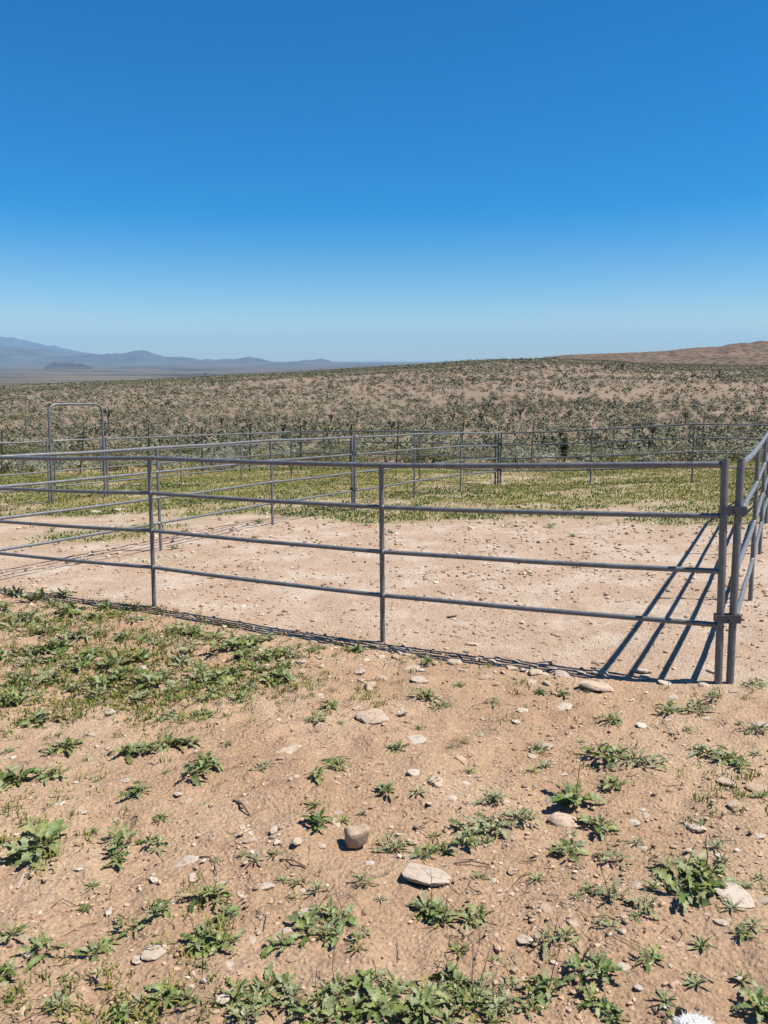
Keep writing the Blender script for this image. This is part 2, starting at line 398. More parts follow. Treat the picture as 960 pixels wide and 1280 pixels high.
# arched walk-through gate
a3, b3 = base3(g0), base3(g1); o = a3.copy()
gate = tag(put('walk_through_gate', None, loc=o), 'tall arched pipe gate frame standing above the corral rails', 'gate')
AH = 2.07; d = (b3-a3); dn = Vector((d.x, d.y, 0)).normalized(); Lg = d.length
for q, s in ((Vector((0, 0, 0)), 1), (b3-o, -1)):
    mb = MB(); pts_ = [q+Vector((0, 0, -.06)), q+Vector((0, 0, AH-.2))]
    mb.tube(pts_, .026, 12); put('post', mb.mesh('post', m_steel), gate)
mb = MB(); pts_ = []
for k in range(9):
    t = k/8*math.pi/2; pts_.append(Vector((0, 0, AH-.2))+dn*(.2-.2*math.cos(t))+Vector((0, 0, .2*math.sin(t))))
q = b3-o
for k in range(9):
    t = (1-k/8)*math.pi/2; pts_.append(q+Vector((0, 0, AH-.2))-dn*(.2-.2*math.cos(t))+Vector((0, 0, .2*math.sin(t))))
mb.tube(pts_, .026, 12); put('arch', mb.mesh('arch', m_steel), gate)
mb = MB(); z0, z1 = Vector((0, 0, PH*.265)), Vector((0, 0, PH*.985))
mb.tube([d*.5+z0, d*.08+z0, d*.06+z0*1.08, d*.06+z1*.98, d*.08+z1, d*.92+z1, d*.94+z1*.98, d*.94+z0*1.08, d*.92+z0, d*.5+z0], .017, 10)
leaf = put('gate_leaf', mb.mesh('gate_frame', m_steel), gate)
for f in RAILF[1:]:
    mb = MB(); mb.tube([d*.06+Vector((0, 0, PH*f)), d*.94+Vector((0, 0, PH*f))], .0165, 10); put('rail', mb.mesh('rail', m_steel), leaf)
mb = MB(); q = d*.06+Vector((0, 0, PH*.8)); mb.box(q-dn*.03, (.05, .012, .012), Matrix((dn, Vector((-dn.y, dn.x, 0)), Vector((0, 0, 1)))).transposed())
put('latch', mb.mesh('latch', m_clamp, False), leaf)

# wire boundary fence on steel T-posts
m_tpost, n, b = new_mat('painted_t_post'); b.inputs['Base Color'].default_value = (.045, .05, .04, 1); b.inputs['Roughness'].default_value = .6
m_wire, n, b = new_mat('wire_steel'); b.inputs['Base Color'].default_value = (.25, .24, .22, 1); b.inputs['Metallic'].default_value = .5; b.inputs['Roughness'].default_value = .55
tp = [-60, 2, 100, 186, 253, 312, 376, 437, 495, 574, 663, 764, 876, 975, 1080]
tpo = []
for u in tp:
    D = 25.6+rng.uniform(-.15, .15)-max(u-480, 0)/480*.6; x = (u-480)/FPX*D; tpo.append(base3((x, D)))
wf = tag(put('wire_fence', None, loc=tpo[0]), 'thin wire fence on dark leaning steel posts behind the pens', 'fence')
tops = []
mb = MB()
for a in ((0, 0, .72), ):
    mb.box((0, 0, .72), (.022, .003, .78)); mb.box((0, .018, .72), (.003, .015, .7795))
tpm = mb.mesh('t_post', m_tpost, False)
for p in tpo:
    e = Euler((rng.uniform(-.05, .05), rng.uniform(-.01, .13), rng.uniform(-.3, .3)))
    put('post', tpm, wf, p-tpo[0], e); tops.append((p-tpo[0], e.to_matrix()))
for h in (.45, .85, 1.25):
    mb = MB(); pts_ = []
    for k, (p, m) in enumerate(tops):
        q = p+m@Vector((0, -.01, h))
        if k: pts_.append((pts_[-1]+q)/2-Vector((0, 0, .03)))
        pts_.append(q)
    mb.tube(pts_, .0022, 4); put('wire', mb.mesh('wire', m_wire), wf)
#__PART2__
# ------------------------------------------------------------------ scrub: bushes beyond the pens
def leaf_mat(name, cols, rnd=True, attr=None, trans=.25, rough=.6):
    m, n, b = new_mat(name)
    if attr: f = nd(n, 'ShaderNodeAttribute', attribute_name=attr).outputs['Fac']
    else: f = nd(n, 'ShaderNodeObjectInfo').outputs['Random']
    cr = nd(n, 'ShaderNodeValToRGB'); n.links.new(f, cr.inputs[0]); e = cr.color_ramp.elements
    while len(e) < len(cols): e.new(.5)
    for k, c_ in enumerate(cols):
        e[k].position = k/(len(cols)-1); e[k].color = (*c_, 1)
    gp = nd(n, 'ShaderNodeNewGeometry').outputs['Position']
    v = ramp(n, noise(n, gp, 45 if not attr else 6, 3), .3, .7, .75, 1.25)
    sp = nd(n, 'ShaderNodeCombineColor'); [n.links.new(v, sp.inputs[k]) for k in range(3)]
    c = mixc(n, 1.0, cr.outputs[0], sp.outputs[0], 'MULTIPLY')
    n.links.new(c, b.inputs['Base Color']); b.inputs['Roughness'].default_value = rough; b.inputs['Specular IOR Level'].default_value = .3
    if trans:
        tr = nd(n, 'ShaderNodeBsdfTranslucent'); n.links.new(c, tr.inputs[0]); mx = nd(n, 'ShaderNodeMixShader'); mx.inputs[0].default_value = trans
        n.links.new(b.outputs[0], mx.inputs[1]); n.links.new(tr.outputs[0], mx.inputs[2]); n.links.new(mx.outputs[0], n.nodes['Material Output'].inputs[0])
    return m
m_sage = leaf_mat('sage_leaves', [(.25, .26, .175), (.34, .345, .25), (.22, .23, .135)], trans=.1, rough=.8)
m_olive = leaf_mat('olive_leaves', [(.14, .145, .06), (.23, .215, .09), (.17, .17, .075)], trans=.1, rough=.8)
m_dry = leaf_mat('dry_twigs', [(.26, .21, .15), (.33, .28, .20)], trans=.0, rough=.9)
m_scrub = leaf_mat('scrub_leaves', [(.11, .115, .07), (.165, .168, .10), (.22, .22, .15), (.185, .17, .075), (.26, .215, .14)], attr='tint', trans=0, rough=.9)
m_bark, n, b = new_mat('bark'); b.inputs['Base Color'].default_value = (.10, .08, .06, 1); b.inputs['Roughness'].default_value = .95

def bush_geo(nq, size, seed, w=.55, h=.62, spike=False):
    """a dome of small leaf faces clumped on stems, plus a hollow of stems: unit bush about 1 m wide"""
    g = np.random.default_rng(seed); nc = min(max(5, nq//14), 34)
    th = g.uniform(0, 2*np.pi, nc); ph = np.arccos(g.uniform(.0, 1, nc)); rr = g.uniform(.5, 1, nc)
    cen = np.stack([np.cos(th)*np.sin(ph)*w*rr, np.sin(th)*np.sin(ph)*w*rr, np.cos(ph)*h*rr*g.uniform(.75, 1.15, nc)+.04], 1)
    ci = g.integers(0, nc, nq); p = cen[ci]+g.normal(0, .075, (nq, 3)); p[:, 2] = np.maximum(p[:, 2], .02)
    nrm = p/np.linalg.norm(p, axis=1)[:, None]+g.normal(0, .55, (nq, 3)); nrm /= np.linalg.norm(nrm, axis=1)[:, None]
    a = np.cross(nrm, g.normal(0, 1, (nq, 3))); a /= np.linalg.norm(a, axis=1)[:, None]; bb = np.cross(nrm, a)
    s = size*g.uniform(.6, 1.4, (nq, 1)); asp = .5
    V = np.stack([p-a*s, p-bb*s*asp, p+a*s, p+bb*s*asp], 1).reshape(-1, 3)
    F = np.arange(nq*4).reshape(-1, 4)
    return V, F
def dome_geo(nq, size, seed, w=.5, h=.5):
    g = np.random.default_rng(seed); th = g.uniform(0, 2*np.pi, nq); cz = g.uniform(.02, 1, nq); sn = np.sqrt(1-cz**2)
    lob = 1+.22*np.sin(th*3+seed)+.15*np.sin(th*5+2*seed)
    d = np.stack([np.cos(th)*sn, np.sin(th)*sn, cz], 1); p = d*np.array([w, w, h])*(lob*g.uniform(.72, 1.08, nq))[:, None]
    nrm = d+g.normal(0, .38, (nq, 3)); nrm /= np.linalg.norm(nrm, axis=1)[:, None]
    a = np.cross(nrm, g.normal(0, 1, (nq, 3))); a /= np.linalg.norm(a, axis=1)[:, None]; bb = np.cross(nrm, a)
    s = size*g.uniform(.6, 1.35, (nq, 1))
    return np.stack([p-a*s, p-bb*s*.65, p+a*s, p+bb*s*.65], 1).reshape(-1, 3), np.arange(nq*4).reshape(-1, 4)
def bush_mesh(nq, size, seed, mat, **kw):
    V, F = bush_geo(nq, size, seed, **kw)
    me = np_mesh('bush', V, F, mat); return me
def stems_mesh(seed, h=.5):
    r_ = random.Random(seed); mb = MB()
    for k in range(9):
        a = r_.uniform(0, 6.28); l = r_.uniform(.3, .5)
        mb.tube([(0, 0, -.05), (math.cos(a)*l*.35, math.sin(a)*l*.35, h*.45), (math.cos(a)*l, math.sin(a)*l, h*r_.uniform(.7, 1.05))], [.018, .011, .004], 4)
    return mb.mesh('stems', m_bark)
KIND = [
    ('sage_bush', [bush_mesh(900, .036, 100+k, m_sage, h=.5) for k in range(4)], 'low rounded grey-green sagebrush on the scrub flat behind the wire fence', 'grey sagebrush behind the wire fence'),
    ('desert_bush', [bush_mesh(900, .034, 200+k, m_olive, h=.62) for k in range(3)], 'olive green upright desert bush on the scrub flat behind the wire fence', 'olive bushes behind the wire fence'),
    ('dry_bush', [bush_mesh(600, .03, 300+k, m_dry, h=.42) for k in range(2)], 'dry straw brown twiggy bush on the scrub flat behind the wire fence', 'dry bushes behind the wire fence')]
STEM = [stems_mesh(400+k) for k in range(3)]
def wedge(D, lim=33): return rng.uniform(-lim, lim)
spots = []; tries = 0
while len(spots) < 298 and tries < 60000:
    tries += 1
    D = 26.4+19*rng.random()**.8; az = R(wedge(0)); x, y = D*math.sin(az), D*math.cos(az)
    if y < 26.3: continue
    if all((x-a)**2+(y-b_)**2 > (.62*(s+.55))**2 for a, b_, s in spots): spots.append((x, y, .55+.55*rng.random()))
for x, y, s in spots:
    t = float(vn(x/7., y/7., 61))+rng.uniform(-.25, .25)
    kd = KIND[0] if t < .12 else KIND[1] if t < .42 else KIND[2]
    me = rng.choice(kd[1])
    root = put(kd[0], None, loc=(x, y, float(gz(x, y))), rot=(0, 0, rng.uniform(0, 6.28)), scale=(s*rng.uniform(1.1, 1.7), s*rng.uniform(1.1, 1.7), s*rng.uniform(.75, 1.1)))
    tag(root, ('small ' if s < .7 else 'middling ' if s < .9 else 'large ')+kd[2], 'bush', kd[3]+(', small' if s < .7 else ', middling' if s < .9 else ', large'))
    put('foliage', me, root); put('stems', rng.choice(STEM), root)
# the rest of the hillside scrub: one mass
def scatter_bushes(name, lo, hi, dens, nq, size, seed, label, lim=39):
    g = np.random.default_rng(seed); st = 1/math.sqrt(dens)
    gx_, gy_ = np.meshgrid(np.arange(-hi*.68, hi*.68, st), np.arange(lo*.82, hi, st)); gx_ = gx_+st*.5*(np.arange(len(gx_)) % 2)[:, None]
    x = (gx_+g.uniform(-.42, .42, gx_.shape)*st).ravel(); y = (gy_+g.uniform(-.42, .42, gy_.shape)*st).ravel()
    D = np.hypot(x, y); kp = (D > lo) & (D < hi) & (np.abs(np.arctan2(x, y)) < R(lim)); x, y, D = x[kp], y[kp], D[kp]; N = len(x)
    cov = .6*fbm(x/26., y/26., 63, 3)+.25*fbm(x/6., y/6., 66, 2)
    band = smooth(105, 70, D)*.3+smooth(200, 250, D)*.28
    keep = cov+band+g.uniform(-.35, .35, N) > -.22
    x, y, D = x[keep], y[keep], D[keep]; N = len(x)
    s = (.45+.75*g.random(N)**1.8)*(1+.35*(g.random(N) > .9)); z = gz(x, y)
    tint = np.clip(.36+fbm(x/15., y/15., 68, 2)*.5+g.normal(0, .2, N), 0, 1)
    vari = [dome_geo(nq, size, seed+50+k, w=.46, h=.55) for k in range(6)]
    vi = g.integers(0, 6, N); rot = g.uniform(0, 2*np.pi, N); Vs, Ts = [], []
    for k in range(6):
        m = vi == k; v = vari[k][0]; cr, sr = np.cos(rot[m])[:, None], np.sin(rot[m])[:, None]; sc = s[m][:, None]
        Vs.append(np.stack([(v[None, :, 0]*cr-v[None, :, 1]*sr)*sc*1.25+x[m][:, None], (v[None, :, 0]*sr+v[None, :, 1]*cr)*sc*1.25+y[m][:, None], v[None, :, 2]*sc*g.uniform(.8, 1.3, (m.sum(), 1))+z[m][:, None]], 2).reshape(-1, 3))
        Ts.append(np.repeat(tint[m], len(v)))
    V = np.concatenate(Vs); me = np_mesh(name, V, np.arange(len(V)).reshape(-1, 4), m_scrub); vattr(me, 'tint', np.concatenate(Ts))
    tag(put(name, me), label, 'scrub', None, 'stuff')
scatter_bushes('scrub', 44, 125, .56, 58, .088, 500, 'grey-green scrub bushes covering the lower hillside')
scatter_bushes('scrub', 125, 330, .36, 18, .15, 540, 'grey-green scrub bushes dotting the upper hillside to the skyline')

# ------------------------------------------------------------------ joshua trees
m_josh = leaf_mat('joshua_leaves', [(.045, .05, .025), (.075, .075, .035)], trans=0, rough=.8)
def spiky(seed, nsp=70):
    g = np.random.default_rng(seed); V = []; F = []
    d = g.normal(0, 1, (nsp, 3)); d[:, 2] += .35; d /= np.linalg.norm(d, axis=1)[:, None]
    for k in range(nsp):
        u = np.cross(d[k], g.normal(0, 1, 3)); u /= np.linalg.norm(u); L = g.uniform(.2, .3)
        V += [u*.022, -u*.022, d[k]*L]; F.append((3*k, 3*k+1, 3*k+2))
    return np_mesh('leaf_cluster', np.array(V), np.array(F), m_josh)
SPK = [spiky(600+k) for k in range(3)]
def josh_variant(seed, nb):
    r_ = random.Random(seed); mb = MB(); tips = []
    lean = Vector((r_.uniform(-.1, .1), r_.uniform(-.1, .1), 1)); ht = r_.uniform(.9, 1.3)
    top = lean*ht; mb.tube([(0, 0, -.1), lean*(ht*.5), top], [.15, .12, .10], 7)
    for k in range(nb):
        a = 6.28*k/nb+r_.uniform(-.5, .5); q = top+Vector((math.cos(a)*.17, math.sin(a)*.17, r_.uniform(.12, .35)))
        e = q+Vector((math.cos(a)*r_.uniform(.1, .35), math.sin(a)*r_.uniform(.1, .35), r_.uniform(.3, .65)))
        mb.tube([top-Vector((0, 0, .05)), q, e], [.09, .075, .06], 6); tips.append((e, r_.uniform(.9, 1.25)))
        if r_.random() < .5: tips.append((q+Vector((0, 0, .1)), .85))
    if nb == 0: tips = [(top, 1.3), (top-Vector((0, 0, .2)), 1.2), (top-Vector((0, 0, .42)), 1.05)]
    return mb.mesh('trunk', m_bark), tips
JV = [josh_variant(700+k, nb) for k, nb in enumerate((3, 4, 2, 0, 5))]
JT = [(135, 530, 30, 1), (65, 506, 14, 3), (53, 492, 12, 3), (235, 553, 22, 0), (252, 562, 24, 2), (277, 536, 24, 1), (313, 545, 22, 0), (337, 545, 20, 2), (354, 549, 26, 4), (382, 537, 16, 0), (414, 532, 24, 1), (437, 543, 20, 2), (447, 528, 18, 0),
      (489, 545, 26, 4), (532, 530, 20, 1), (567, 532, 22, 0), (602, 533, 24, 4), (616, 562, 24, 2), (650, 526, 26, 1), (712, 527, 20, 0), (700, 556, 28, 4), (745, 560, 26, 1), (793, 548, 26, 0), (815, 552, 28, 4), (857, 528, 22, 1), (910, 545, 24, 0), (848, 500, 14, 2),
      (900, 472, 15, 4), (757, 464, 12, 1), (778, 464, 13, 4), (893, 458, 10, 3), (308, 520, 14, 2), (403, 505, 12, 3), (640, 480, 10, 3), (680, 555, 20, 3), (950, 540, 22, 2), (257, 472, 12, 3), (557, 455, 9, 3), (170, 545, 20, 0), (30, 545, 18, 2)]
m_yucca = leaf_mat('yucca_leaves', [(.07, .09, .03), (.10, .12, .04)], trans=0)
for u, v, hpx, k in JT:
    p = on_ground(u, v, 24, 420)
    if p is None: continue
    if p.y < 29: p = Vector((p.x/p.y*30, 30, 0)); p.z = float(gz(p.x, p.y))
    s = min(max(hpx*px_size(p)/3.1, .4), 1.15)
    far = p.y > 200
    lab = ('small dark joshua tree standing up from the far ridge scrub' if far else
           'stubby single-stemmed joshua tree among the hillside scrub' if k == 3 else
           'dark branching joshua tree rising from the hillside scrub' if p.y > 60 else 'dark forked joshua tree on the scrub flat just behind the pens')
    root = tag(put('joshua_tree', None, loc=p, rot=(0, 0, rng.uniform(0, 6.28)), scale=s), lab, 'tree', lab.split(' tree')[0]+' trees')
    put('trunk', JV[k][0], root)
    for q, sc in JV[k][1]: put('leaf_cluster', rng.choice(SPK), root, q, (rng.uniform(-.3, .3), rng.uniform(-.3, .3), rng.uniform(0, 6)), sc)
p = on_ground(705, 573, 24, 60); p = Vector((p.x/p.y*28, 28, 0)); p.z = float(gz(p.x, p.y))
root = tag(put('yucca', None, loc=p), 'small bright green spiky yucca just behind the back rails', 'plant')
mb = MB(); mb.tube([(0, 0, -.1), (0, 0, .25)], [.06, .05], 6); put('trunk', mb.mesh('trunk', m_bark), root)
ym = spiky(650, 120); ym.materials[0] = m_yucca
for z_ in (.3, .5, .7): put('leaf_cluster', ym, root, (0, 0, z_), (0, 0, z_*9), .95)

# ------------------------------------------------------------------ grass in the pens and seedlings in front
def blades(pts, hts, nb, seed, width, spread, base_tint):
    g = np.random.default_rng(seed); N = len(pts)
    P = np.repeat(pts, nb, 0)+np.concatenate([g.normal(0, spread, (N*nb, 2)), np.zeros((N*nb, 1))], 1)
    P[:, 2] = gz(P[:, 0], P[:, 1])-.004
    h = np.repeat(hts, nb)*g.uniform(.5, 1.2, N*nb); a = g.uniform(0, 2*np.pi, N*nb); tl = g.uniform(.15, 1.1, N*nb)
    d = np.stack([np.cos(a), np.sin(a), np.zeros_like(a)], 1); sd = np.stack([-np.sin(a), np.cos(a), np.zeros_like(a)], 1)
    w_ = width*g.uniform(.7, 1.5, (N*nb, 1))
    mid = P+d*(h*tl*.35)[:, None]; mid[:, 2] += h*.6; tip = P+d*(h*tl)[:, None]; tip[:, 2] += h*np.clip(1.05-tl*.5, .3, 1)
    V = np.stack([P-sd*w_*.6, P+sd*w_*.6, mid+sd*w_, mid-sd*w_, tip], 1).reshape(-1, 3)
    k = np.arange(N*nb)*5
    F3 = np.concatenate([np.stack([k, k+1, k+2], 1), np.stack([k, k+2, k+3], 1), np.stack([k+3, k+2, k+4], 1)])
    t = np.repeat(np.clip(np.repeat(base_tint, nb)+g.normal(0, .12, N*nb), 0, 1), 5)
    return V, F3, t
m_grass = leaf_mat('grass_blades', [(.10, .16, .03), (.22, .25, .045), (.33, .31, .07), (.40, .33, .14)], attr='tint', trans=.25, rough=.6)
g = np.random.default_rng(800)
N = 84000; x = g.uniform(-21, 21, N); y = g.uniform(9, 29, N); kp = (grass_mask(x, y)*g.uniform(.5, 1.1, N) > .42) & (np.abs(x) < y*.8); x, y = x[kp], y[kp]
tint = np.clip(.44+fbm(x*.5, y*.5, 801, 3)*1.0-.3*smooth(15.5, 13, y), 0.0, .97)
V, F, t = blades(np.stack([x, y, gz(x, y)], 1), g.uniform(.025, .075, len(x)), 4, 802, .009, .08, tint)
me = np_mesh('grass', V, F, m_grass); vattr(me, 'tint', t); tag(put('grass', me), 'yellow-green grass carpeting the far half of the pens', 'grass', None, 'stuff')

g = np.random.default_rng(805); N = 9000; x = g.uniform(-28, 28, N); y = g.uniform(25.5, 46, N); kp = (np.abs(x) < y*.62) & (fbm(x*.3, y*.3, 806, 3)+g.uniform(-.3, .3, N) > -.15); x, y = x[kp], y[kp]
V, F, t = blades(np.stack([x, y, gz(x, y)], 1), g.uniform(.12, .3, len(x)), 4, 807, .014, .12, np.clip(.62+fbm(x*.2, y*.2, 808, 2)*.6, .3, 1))
me = np_mesh('grass', V, F, m_grass); vattr(me, 'tint', t); tag(put('grass', me), 'pale dry grass between the bushes behind the wire fence', 'grass', None, 'stuff')
m_weed = leaf_mat('weed_leaves', [(.10, .16, .03), (.17, .235, .06), (.26, .30, .14), (.23, .27, .065), (.32, .345, .20), (.29, .285, .08)], trans=.22, rough=.5)
m_grey = leaf_mat('dusty_weed_leaves', [(.20, .225, .10), (.31, .33, .19), (.22, .235, .085)], trans=.15, rough=.7)
m_stalk, n, b = new_mat('weed_stalk'); b.inputs['Base Color'].default_value = (.11, .085, .05, 1); b.inputs['Roughness'].default_value = .8
m_yel, n, b = new_mat('bud_yellow'); b.inputs['Base Color'].default_value = (.45, .36, .08, 1); b.inputs['Roughness'].default_value = .7

# ------------------------------------------------------------------ foreground weeds, leaf by leaf
def leaf_geo(seed, width, lobes, depth, droop, fold, n_=15):
    r_ = random.Random(seed); V = []; F = []; ph = r_.uniform(-.6, .6)
    for k in range(n_+1):
        t = k/n_
        env = width*(math.sin(math.pi*min(t**.8*.96+.03, 1)))**.7*(.4+.85*t if t < .7 else 1.0)
        lob = .5+.5*math.cos(2*math.pi*lobes*t+ph)
        wl = env*(1-depth*lob*r_.uniform(.75, 1.15)); wr = env*(1-depth*(.5+.5*math.cos(2*math.pi*lobes*t+ph+.7))*r_.uniform(.75, 1.15))
        if k == n_: wl = wr = .01
        if t < .16: wl = wr = .02
        z = .30*t-droop*t*t+r_.uniform(-.015, .015); tw = r_.uniform(-.05, .05); sw = -.12*lob*wl
        side = .07*math.sin(t*3+seed)
        V += [(t+sw, side+wl, z+wl*fold+tw), (t, side, z), (t+sw, side-wr, z+wr*fold-tw)]
        if k: q = 3*k; F += [(q-3, q-2, q+1, q), (q-2, q-1, q+2, q+1)]
    return V, F
def leaf_set(base, mat, width, lobes, depth, cnt=5):
    out = []
    for k in range(cnt):
        V, F = leaf_geo(base+k, width*(.85+.08*k), lobes+k % 2, depth, .2+.13*k, .1+.2*(k % 3))
        out.append(py_mesh('leaf', V, F, mat, True))
    return out
LEAF = {'broad': leaf_set(900, m_weed, .26, 4, .55, 6), 'narrow': leaf_set(920, m_weed, .19, 5, .65, 6), 'dusty': leaf_set(940, m_grey, .2, 5, .78, 6)}
m_dead = leaf_mat('withered_leaves', [(.30, .22, .11), (.24, .20, .07), (.36, .28, .16)], trans=.1, rough=.8)
DEAD = leaf_set(960, m_dead, .16, 5, .6, 3)
def stalk_mesh(seed):
    r_ = random.Random(seed); mb = MB(); p = Vector((0, 0, 0)); pts = [p]; d = Vector((r_.uniform(-.25, .25), r_.uniform(-.25, .25), 1)).normalized()
    for k in range(5):
        d = (d+Vector((r_.uniform(-.25, .25), r_.uniform(-.25, .25), .1))).normalized(); p = p+d*.2; pts.append(p)
    mb.tube(pts, [.012, .010, .009, .007, .006, .004], 5)
    for k in (2, 3, 3, 4, 4):
        e = Vector((r_.uniform(-1, 1), r_.uniform(-1, 1), r_.uniform(.3, 1))).normalized()*r_.uniform(.12, .34)
        mb.tube([pts[k], pts[k]+e*.5+Vector((0, 0, .02)), pts[k]+e], [.006, .005, .003], 4)
    return mb.mesh('stalk', m_stalk)
STALK = [stalk_mesh(950+k) for k in range(5)]
def weed(p, wid, kind='broad', stalk=0, label=None, group=None, dens=1.0, seed=0):
    """p: foot; wid: rosette width in metres"""
    r_ = random.Random(seed); root = put('weed', None, loc=p); tag(root, label, 'weed', group)
    L = wid*.5; nl = int((10+min(wid/.011, 17))*dens*r_.uniform(.85, 1.15)); a0 = r_.uniform(0, 6.28)
    cs = [(0, 0)]+[(r_.uniform(-.5, .5)*L, r_.uniform(-.5, .5)*L) for k in range(0 if wid < .09 else 1 if wid < .14 else 2)]
    for k in range(nl):
        t = k/max(nl-1, 1); a = a0+k*2.4+r_.uniform(-.4, .4); cx, cy = cs[k % len(cs)]
        el = r_.uniform(-.12, .25)+(t**1.2)*.95; s = L*(1.05-.5*t)*r_.uniform(.6, 1.15)*(1 if len(cs) == 1 else .8)
        rad = L*.12*r_.random()
        put('leaf', r_.choice(DEAD if k < nl*.45 and r_.random() < .16 else LEAF[kind]), root, (cx+math.cos(a)*rad, cy+math.sin(a)*rad, .004+.03*L*r_.random()+.12*L*t), (r_.uniform(-.7, .7), -el, a), s)
    for k in range(stalk):
        h = r_.uniform(.75, 1.25)*min(max(wid*.8, .11), .17)
        put('stalk', r_.choice(STALK), root, (r_.uniform(-.2, .2)*L, r_.uniform(-.2, .2)*L, 0), (r_.uniform(-.25, .25), r_.uniform(-.25, .25), r_.uniform(0, 6.28)), h)
    return root
# photo pixel of the foot, width in pixels, kind (b broad, n narrow, d dusty), number of stalks
W = '''22,978,60,b,0 60,975,42,n,0 253,966,58,b,0 173,990,36,b,0 200,1027,28,n,0 37,1075,92,b,1 157,1055,48,b,0 147,1080,34,b,0 190,1055,40,n,0 167,1164,46,n,0
203,1139,38,b,0 263,1122,56,n,1 286,1150,44,b,0 247,1182,58,b,1 275,1184,52,b,1 43,1192,52,n,0 17,1172,38,n,0 13,1219,54,n,0 117,1195,44,b,0 70,1259,48,d,0 80,1225,20,n,0 157,1266,48,b,0
203,1256,56,b,0 229,1252,36,b,1 300,1250,60,n,0 312,1272,50,d,0 396,969,30,b,0 417,960,36,n,0 483,989,30,b,0 397,1034,48,b,0 493,1065,44,d,0 527,1072,34,b,1 550,1065,32,b,0 590,1050,54,b,0
622,1036,58,d,0 620,1000,38,d,0 370,1106,26,n,0 453,1102,32,d,0 355,1184,44,b,0 380,1158,54,b,1 410,1170,44,b,0 427,1150,48,b,1 447,1176,32,b,0 533,1143,54,b,1 550,1156,44,b,2 587,1153,44,b,0
333,1260,54,b,0 367,1250,60,d,0 403,1254,54,b,1 433,1274,54,b,0 470,1264,64,b,0 493,1240,50,n,0 533,1260,64,b,1 562,1232,60,b,2 552,1275,54,n,0 593,1256,60,n,2 618,1274,54,d,1
722,1001,58,b,1 762,985,40,b,0 753,1040,50,b,0 703,1066,48,b,0 765,1076,38,d,0 733,1116,28,b,0 767,1126,46,d,1 807,1136,44,d,0 866,1108,90,b,1 838,1092,52,d,0 888,1092,60,b,2 850,1120,50,d,0 793,1149,18,b,0
693,1176,50,d,1 753,1156,34,d,0 930,1169,34,n,0 807,1203,40,n,0 677,1233,56,b,1 743,1220,66,b,1 737,1257,48,b,0 765,1274,44,b,0 840,1275,20,b,0 949,1266,64,b,0 652,1022,42,d,0 757,948,50,b,0
775,945,38,n,0 800,953,44,d,0 670,939,28,d,0 763,905,32,n,0 703,869,20,n,0 673,865,20,d,0 840,890,32,b,0 873,890,42,d,1 890,872,24,d,0 943,857,28,n,0 860,914,18,n,0 885,944,40,d,0 907,950,34,b,0 947,916,34,d,0 930,958,30,n,0
443,815,30,n,0 390,814,22,n,0 533,830,24,b,0 533,872,36,n,0 549,884,24,n,0 573,859,20,n,0 413,884,30,n,0 398,902,32,n,0 498,936,32,n,0 323,963,28,d,0 617,880,24,d,0
17,745,36,d,0 40,752,40,b,0 83,746,30,n,0 37,776,46,d,0 83,766,36,b,0 15,784,32,d,0 110,776,34,d,0 153,799,28,n,0 128,793,26,n,0 73,813,46,b,0 54,815,36,b,0 10,823,34,b,0 117,823,38,b,0 140,833,46,b,0 167,824,36,b,0 187,856,46,b,0
157,846,38,b,0 123,856,40,b,0 67,850,46,d,0 30,856,36,n,0 180,876,38,d,0 217,830,38,d,0 247,836,28,n,0 233,863,38,n,0 287,846,46,b,0 263,850,34,b,0 240,793,46,n,0 267,800,38,n,0 290,810,46,b,0 303,823,36,b,0 318,803,30,b,0 220,790,30,n,0
297,876,34,n,0 247,896,30,n,0 213,896,32,d,0 10,873,24,b,0 48,901,52,b,0 62,943,28,n,0 83,936,38,b,0 163,943,48,b,1 190,940,34,d,0 215,934,42,b,0 240,930,30,b,0 260,957,38,b,0 332,824,32,b,0 348,838,34,b,0 352,850,36,b,0 356,818,26,n,0 338,855,32,b,0
5,760,30,n,0 60,790,34,n,0 95,800,34,d,0 98,838,34,n,0 40,830,32,d,0 200,808,30,d,0 185,800,26,n,0 150,868,30,n,0 92,862,30,d,0 268,866,30,n,0 318,838,30,b,0 205,846,30,b,0 135,762,26,b,0 168,776,22,n,0 62,757,26,n,0 327,800,28,n,0 312,862,26,d,0 345,1235,55,b,0 385,1272,60,n,0 420,1237,50,n,1 450,1242,50,b,0 510,1270,60,b,0 575,1264,60,b,1 603,1237,50,d,1 545,1247,55,n,0 632,1257,45,d,0 657,1264,40,n,0 640,1235,34,d,1 470,1225,34,d,1'''.split()
GR_P = 'weeds in the dense patch before the front panel'; GR_O = 'weeds scattered over bare soil'
SPECIAL = {(866, 1108): 'largest bushy green weed, beside the flat white cracked rock', (37, 1075): 'big broad-leaved weed with one thin bare stalk and a pale stick at its foot',
           (757, 948): 'dark dense green weed, darkest of the row before the clamped corner', (253, 966): 'spreading green weed alone on smooth bare soil beside the dense patch',
           (533, 1143): 'stalky weed just below the flat white rock, leaves spread wide', (587, 1153): 'single wide drooping leaf weed beside the stalky one', (722, 1001): 'leafy weed rising behind the tan rounded rock',
           (443, 815): 'small upright green tuft at the foot of the front panel upright', (743, 1220): 'weed with broad toothed leaves and a thin stalk on sandy soil', (397, 1034): 'dark shaded weed beside a round white stone',
           (949, 1266): 'weed of dark broad leaves beside the white dog', (483, 989): 'small curly bright green weed alone on bare soil', (622, 1036): 'wide dusty green weed mat with stony edge'}
